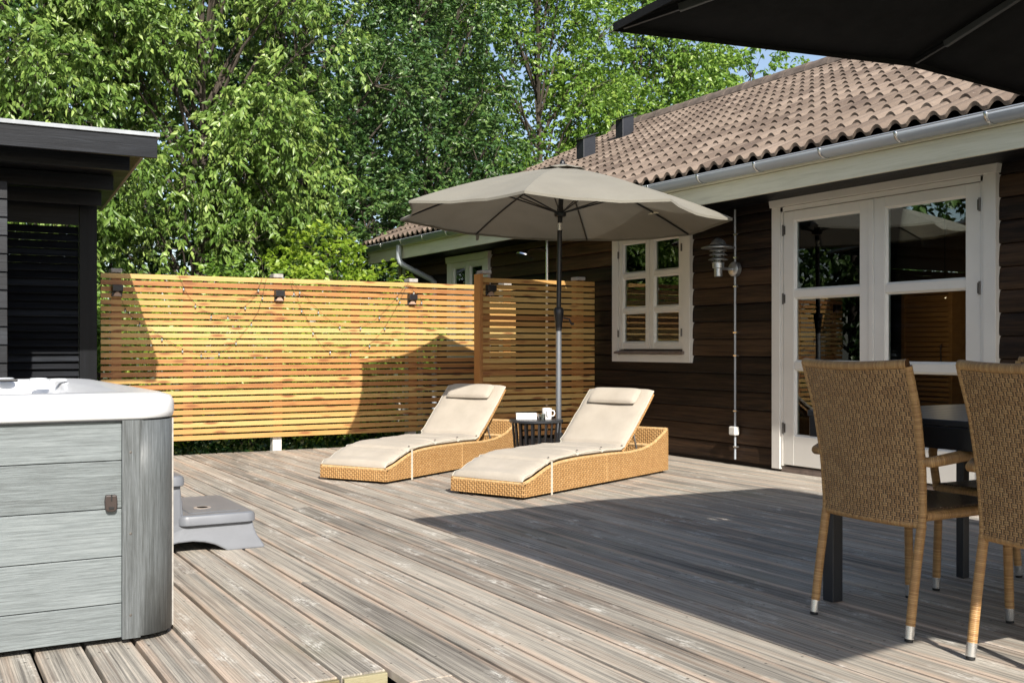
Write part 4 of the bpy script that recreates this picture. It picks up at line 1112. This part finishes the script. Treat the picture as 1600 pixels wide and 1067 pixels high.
def tree(name, label, cat, x, y, h, cz0, rx, ry, mat, nl, seed, lobes=34, leaf=(.11, .05), droop=.6, twig=.38, per=14, group='trees beyond the deck', trunk_r=.13, lob_r=(.55, 1.0), crown_only=False):
    rs = np.random.RandomState(seed)
    T_ = thing(name, label, cat, (x, y, -.42), group)
    czc = (cz0+h)/2; rzz = (h-cz0)/2
    # lobes through the crown
    L_ = []
    while len(L_) < lobes:
        p = rs.normal(size=3); p /= np.linalg.norm(p); r = rs.uniform(.35, 1)**.6*.88
        c = np.array([x+p[0]*rx*r, y+p[1]*ry*r, czc+p[2]*rzz*r]); L_.append((c, rs.uniform(*lob_r)))
    # trunk and limbs
    q = MB(); q.cur = .5
    top = Vector((x+rs.uniform(-.2, .2), y, czc+rzz*.6)); base = Vector((x, y, -.42))
    tp = [base.lerp(top, u) + Vector((rs.uniform(-.06, .06), rs.uniform(-.06, .06), 0))*(u > 0) for u in np.linspace(0, 1, 8)]
    q.tube(tp, [trunk_r*(1-.8*u) for u in np.linspace(0, 1, 8)], 9)
    for c, r in L_:
        u = min(.92, max(.12, (c[2]-.9+.42)/(top.z+.42)*.8)); k = u*7; a = tp[int(k)].lerp(tp[min(7, int(k)+1)], k-int(k)); c_ = Vector(c)
        m_ = a.lerp(c_, .5) + Vector((rs.uniform(-.1, .1), rs.uniform(-.1, .1), .12))
        q.tube([a, m_, c_], [trunk_r*.32, trunk_r*.2, trunk_r*.08], 5)
        for _ in range(5):
            d = Vector(rs.normal(size=3)); d.normalize(); q.tube([c_.lerp(m_, .2), c_ + d*r*.5, c_ + d*r*.85 + Vector((0,0,-.05))], [trunk_r*.10, trunk_r*.06, .004], 4)
    q.build('trunk', 'bark', T_, smooth=True)
    # leaf sprays on lobe shells
    nt = nl//per; idx = rs.randint(0, lobes, nt); cen = np.array([L_[i][0] for i in idx]); rad = np.array([L_[i][1] for i in idx])
    d = rs.normal(size=(nt, 3)); d /= np.linalg.norm(d, axis=1)[:, None]
    d[:, 2] = np.where(rs.rand(nt) < .35, np.abs(d[:, 2]), d[:, 2])
    rr_ = rad*rs.uniform(.62, 1.10, nt)
    st = cen + d*rr_[:, None]*np.array([1.05, 1.05, .85])
    td = d*.8 + rs.normal(size=(nt, 3))*.35; td[:, 2] -= droop*.45; td /= np.linalg.norm(td, axis=1)[:, None]
    tone = rs.rand(nt)
    wh = 3                                  # whorls of leaves along each hanging twig
    st = np.repeat(st, per, 0); td = np.repeat(td, per, 0); tone = np.repeat(tone, per)
    n = len(st); s = (np.tile(np.arange(per), nt) % wh + .6)/wh
    C = st + td*(s*twig)[:, None] + rs.normal(size=(n, 3))*.014; C[:, 2] -= (s**2)*twig*.35*droop
    ph_ = rs.rand(n)*2*math.pi
    ax = np.stack([np.cos(ph_), np.sin(ph_), np.zeros(n)], 1)*rs.uniform(.45, 1.0, n)[:, None] + td*.45 + rs.normal(size=(n, 3))*.22
    ax[:, 2] -= droop*rs.uniform(.6, 1.2, n); ax /= np.linalg.norm(ax, axis=1)[:, None]
    leafmesh('crown', mat, T_, C, ax, leaf[0], leaf[1], np.clip(.55*tone + .45*rs.rand(n), 0, 1))
    return T_
Lf = dict(leaf=(.104, .042), droop=.75, twig=.30, per=15, lob_r=(.40, .72), trunk_r=.085)
tree('cherry_tree', 'leafy cherry tree with long drooping leaves behind the black shed roof', 'tree', .7, 13.9, 8.6, .6, 2.3, 1.7, 'leaf_cherry', 54000, 101, 52, **Lf)
tree('cherry_tree', 'light green cherry tree with hanging leaves above the left part of the fence', 'tree', 3.3, 14.2, 8.8, .5, 1.9, 1.6, 'leaf_cherry', 48000, 102, 48, **Lf)
tree('oak_tree', 'dark green tree behind the middle of the fence, nearest to the cherry', 'tree', 5.3, 15.6, 9.8, .4, 1.9, 1.6, 'leaf_oak', 50000, 103, 46, leaf=(.092, .046), droop=.3, twig=.28, lob_r=(.42, .8), trunk_r=.1)
tree('oak_tree', 'dark tall tree directly above the far end of the house', 'tree', 8.0, 17.2, 10.8, .3, 2.1, 1.8, 'leaf_oak', 46000, 104, 44, leaf=(.10, .05), droop=.3, twig=.28, lob_r=(.42, .8), trunk_r=.1)
tree('lime_tree', 'bright green tree above the taupe parasol, left of the roof ridge', 'tree', 11.2, 18.6, 11.2, .6, 2.2, 1.8, 'leaf_lime', 50000, 105, 50, leaf=(.105, .056), droop=.5, twig=.36, lob_r=(.45, .85), trunk_r=.1)
tree('lime_tree', 'sunny green tree behind the two roof vents', 'tree', 14.3, 19.6, 9.9, .6, 2.3, 1.8, 'leaf_lime', 46000, 106, 46, leaf=(.115, .06), droop=.5, twig=.38, lob_r=(.45, .9), trunk_r=.1)
tree('lime_tree', 'loose green tree showing over the ridge below the black parasol', 'tree', 18.0, 20.6, 9.3, .6, 2.6, 1.9, 'leaf_lime', 36000, 107, 36, leaf=(.14, .075), droop=.55, twig=.5)
tree('lime_tree', 'small green tree top showing over the ridge farthest to the right', 'tree', 22.2, 22.4, 8.6, .6, 2.8, 2.0, 'leaf_lime', 28000, 108, 30, leaf=(.15, .08), droop=.5, twig=.5)
tree('yellow_green_shrub', 'yellow green leafy shrub behind the fence below the gutter end', 'shrub', 4.75, 13.0, 2.55, -.2, .85, .7, 'leaf_yellow', 9000, 109, 16, leaf=(.085, .05), droop=.3, twig=.25, group='shrubs behind the fence', trunk_r=.04, lob_r=(.3, .5))
# far trees behind the front row
for k, (x, y, h) in enumerate(((-1.5, 19.5, 11), (3.0, 20.5, 11.5), (7.0, 22.5, 12), (12.0, 24.5, 12.3))):
    tree('woodland_tree', ('dark background tree seen through the cherry leaves on the far left', 'dark background tree seen between the two cherry trees and the oak', 'dark background tree seen through the gap left of the house roof', 'dark background tree seen behind the bright lime leaves')[k], 'tree', x, y, h, .2, 2.6, 1.8, 'leaf_oak', 20000, 120+k, 36, leaf=(.17, .10), droop=.3, twig=.5)
# shrubs along the back of the fence
lab = ['low green shrub behind the fence next to the black shed', 'low green shrub behind the fence between the first two fence lamps', 'low green shrub behind the fence near the second fence lamp',
       'low green shrub behind the fence at the parasol shadow', 'low green shrub behind the fence near the shower corner']
for k, x in enumerate((1.7, 2.55, 3.4, 4.2, 5.05)):
    tree('garden_shrub', lab[k], 'shrub', x, 12.25 + .2*(k % 2), 1.75+.12*(k % 3), -.4, .62, .45, 'leaf_yellow' if k % 2 else 'leaf_lime', 8000, 140+k, 16, leaf=(.075, .04), droop=.3, twig=.2, group='shrubs behind the fence', trunk_r=.03, lob_r=(.25, .42))
# left-hand garden trees mirrored in the glass
tree('lime_tree', 'green garden tree mirrored in the upper glass of the doors', 'tree', -6.5, 13.0, 7.5, .5, 2.4, 2.2, 'leaf_lime', 16000, 150, 30, leaf=(.16, .09), droop=.5, twig=.5)
tree('lime_tree', 'green garden tree mirrored in the doors, beyond the shed', 'tree', -9.5, 9.0, 7.0, .5, 2.4, 2.2, 'leaf_lime', 14000, 151, 30, leaf=(.16, .09), droop=.5, twig=.5)
for k, (x, y, h, l_) in enumerate(((-3.2, 14.6, 8, 'green garden tree beyond the shed, seen only mirrored near the door joint'), (-11.5, 5.2, 7.5, 'green garden tree mirrored at the lower right of the doors'), (-12, 12.5, 9, 'tall green garden tree mirrored farthest back in the doors'))):
    tree('lime_tree', l_, 'tree', x, y, h, .2, 2.4, 2.2, 'leaf_oak', 14000, 155+k, 30, leaf=(.18, .10), droop=.5, twig=.5)
# ground cover
rs = np.random.RandomState(77); n = 26000
C = np.stack([rs.uniform(-3, 6.2, n), 10.55+rs.rand(n)**1.3*3.0, -.42+rs.rand(n)**1.5*.38], 1)
ax = rs.normal(size=(n, 3)); ax[:, 2] = np.abs(ax[:, 2])+.3; ax /= np.linalg.norm(ax, axis=1)[:, None]
tag(leafmesh('ground_cover', 'leaf_ivy', None, C, ax, .085, .05, rs.rand(n)), 'low ivy and weeds growing under the fence', 'ground cover', kind='stuff')

# ------------------------------------------------------------------ light, sky, camera
a_, b_ = .195, .725
sd = Vector((a_, 1, -b_)).normalized()
sun = bpy.data.lights.new('sun', 'SUN'); sun.energy = 4.6; sun.angle = R(.5); sun.color = (1, .945, .86)
so_ = bpy.data.objects.new('sun', sun); col.objects.link(so_); so_.rotation_euler = sd.to_track_quat('-Z', 'Y').to_euler()
lampl = bpy.data.lights.new('added_lamp_light', 'POINT'); lampl.energy = 4.5; lampl.color = (1, .74, .48); lampl.shadow_soft_size = .006  # added light for the room, set below the added hanging lamp
lo_ = bpy.data.objects.new('added_lamp_light', lampl); col.objects.link(lo_); lo_.location = (8.2, 6.5, 1.47)
wd = bpy.data.worlds.new('World'); scene.world = wd; wd.use_nodes = True
nt = wd.node_tree; sky = nt.nodes.new('ShaderNodeTexSky'); sky.sky_type = 'NISHITA'; sky.sun_disc = False
sky.sun_elevation = math.asin(-sd.z); sky.sun_rotation = math.atan2(-sd.x, -sd.y) % (2*math.pi); sky.dust_density = 1.4; sky.ozone_density = 1.2
bg = nt.nodes['Background']; hs_ = nt.nodes.new('ShaderNodeHueSaturation'); hs_.inputs['Saturation'].default_value = .9; nt.links.new(sky.outputs[0], hs_.inputs['Color']); nt.links.new(hs_.outputs[0], bg.inputs[0]); bg.inputs[1].default_value = .105
cam = bpy.data.cameras.new('camera'); co = bpy.data.objects.new('camera', cam); col.objects.link(co)
cam.sensor_width = 36; cam.lens = 1671/1600*36; cam.shift_y = 9.5/1600; cam.clip_end = 500; cam.clip_start = .05
co.location = (0, 0, 1.02); co.rotation_euler = (R(90), 0, -math.atan2(948, 1671))
scene.camera = co
scene.view_settings.view_transform = 'Standard'; scene.view_settings.look = 'None'; scene.view_settings.exposure = .7; scene.view_settings.gamma = 1
scene.render.engine = 'CYCLES'
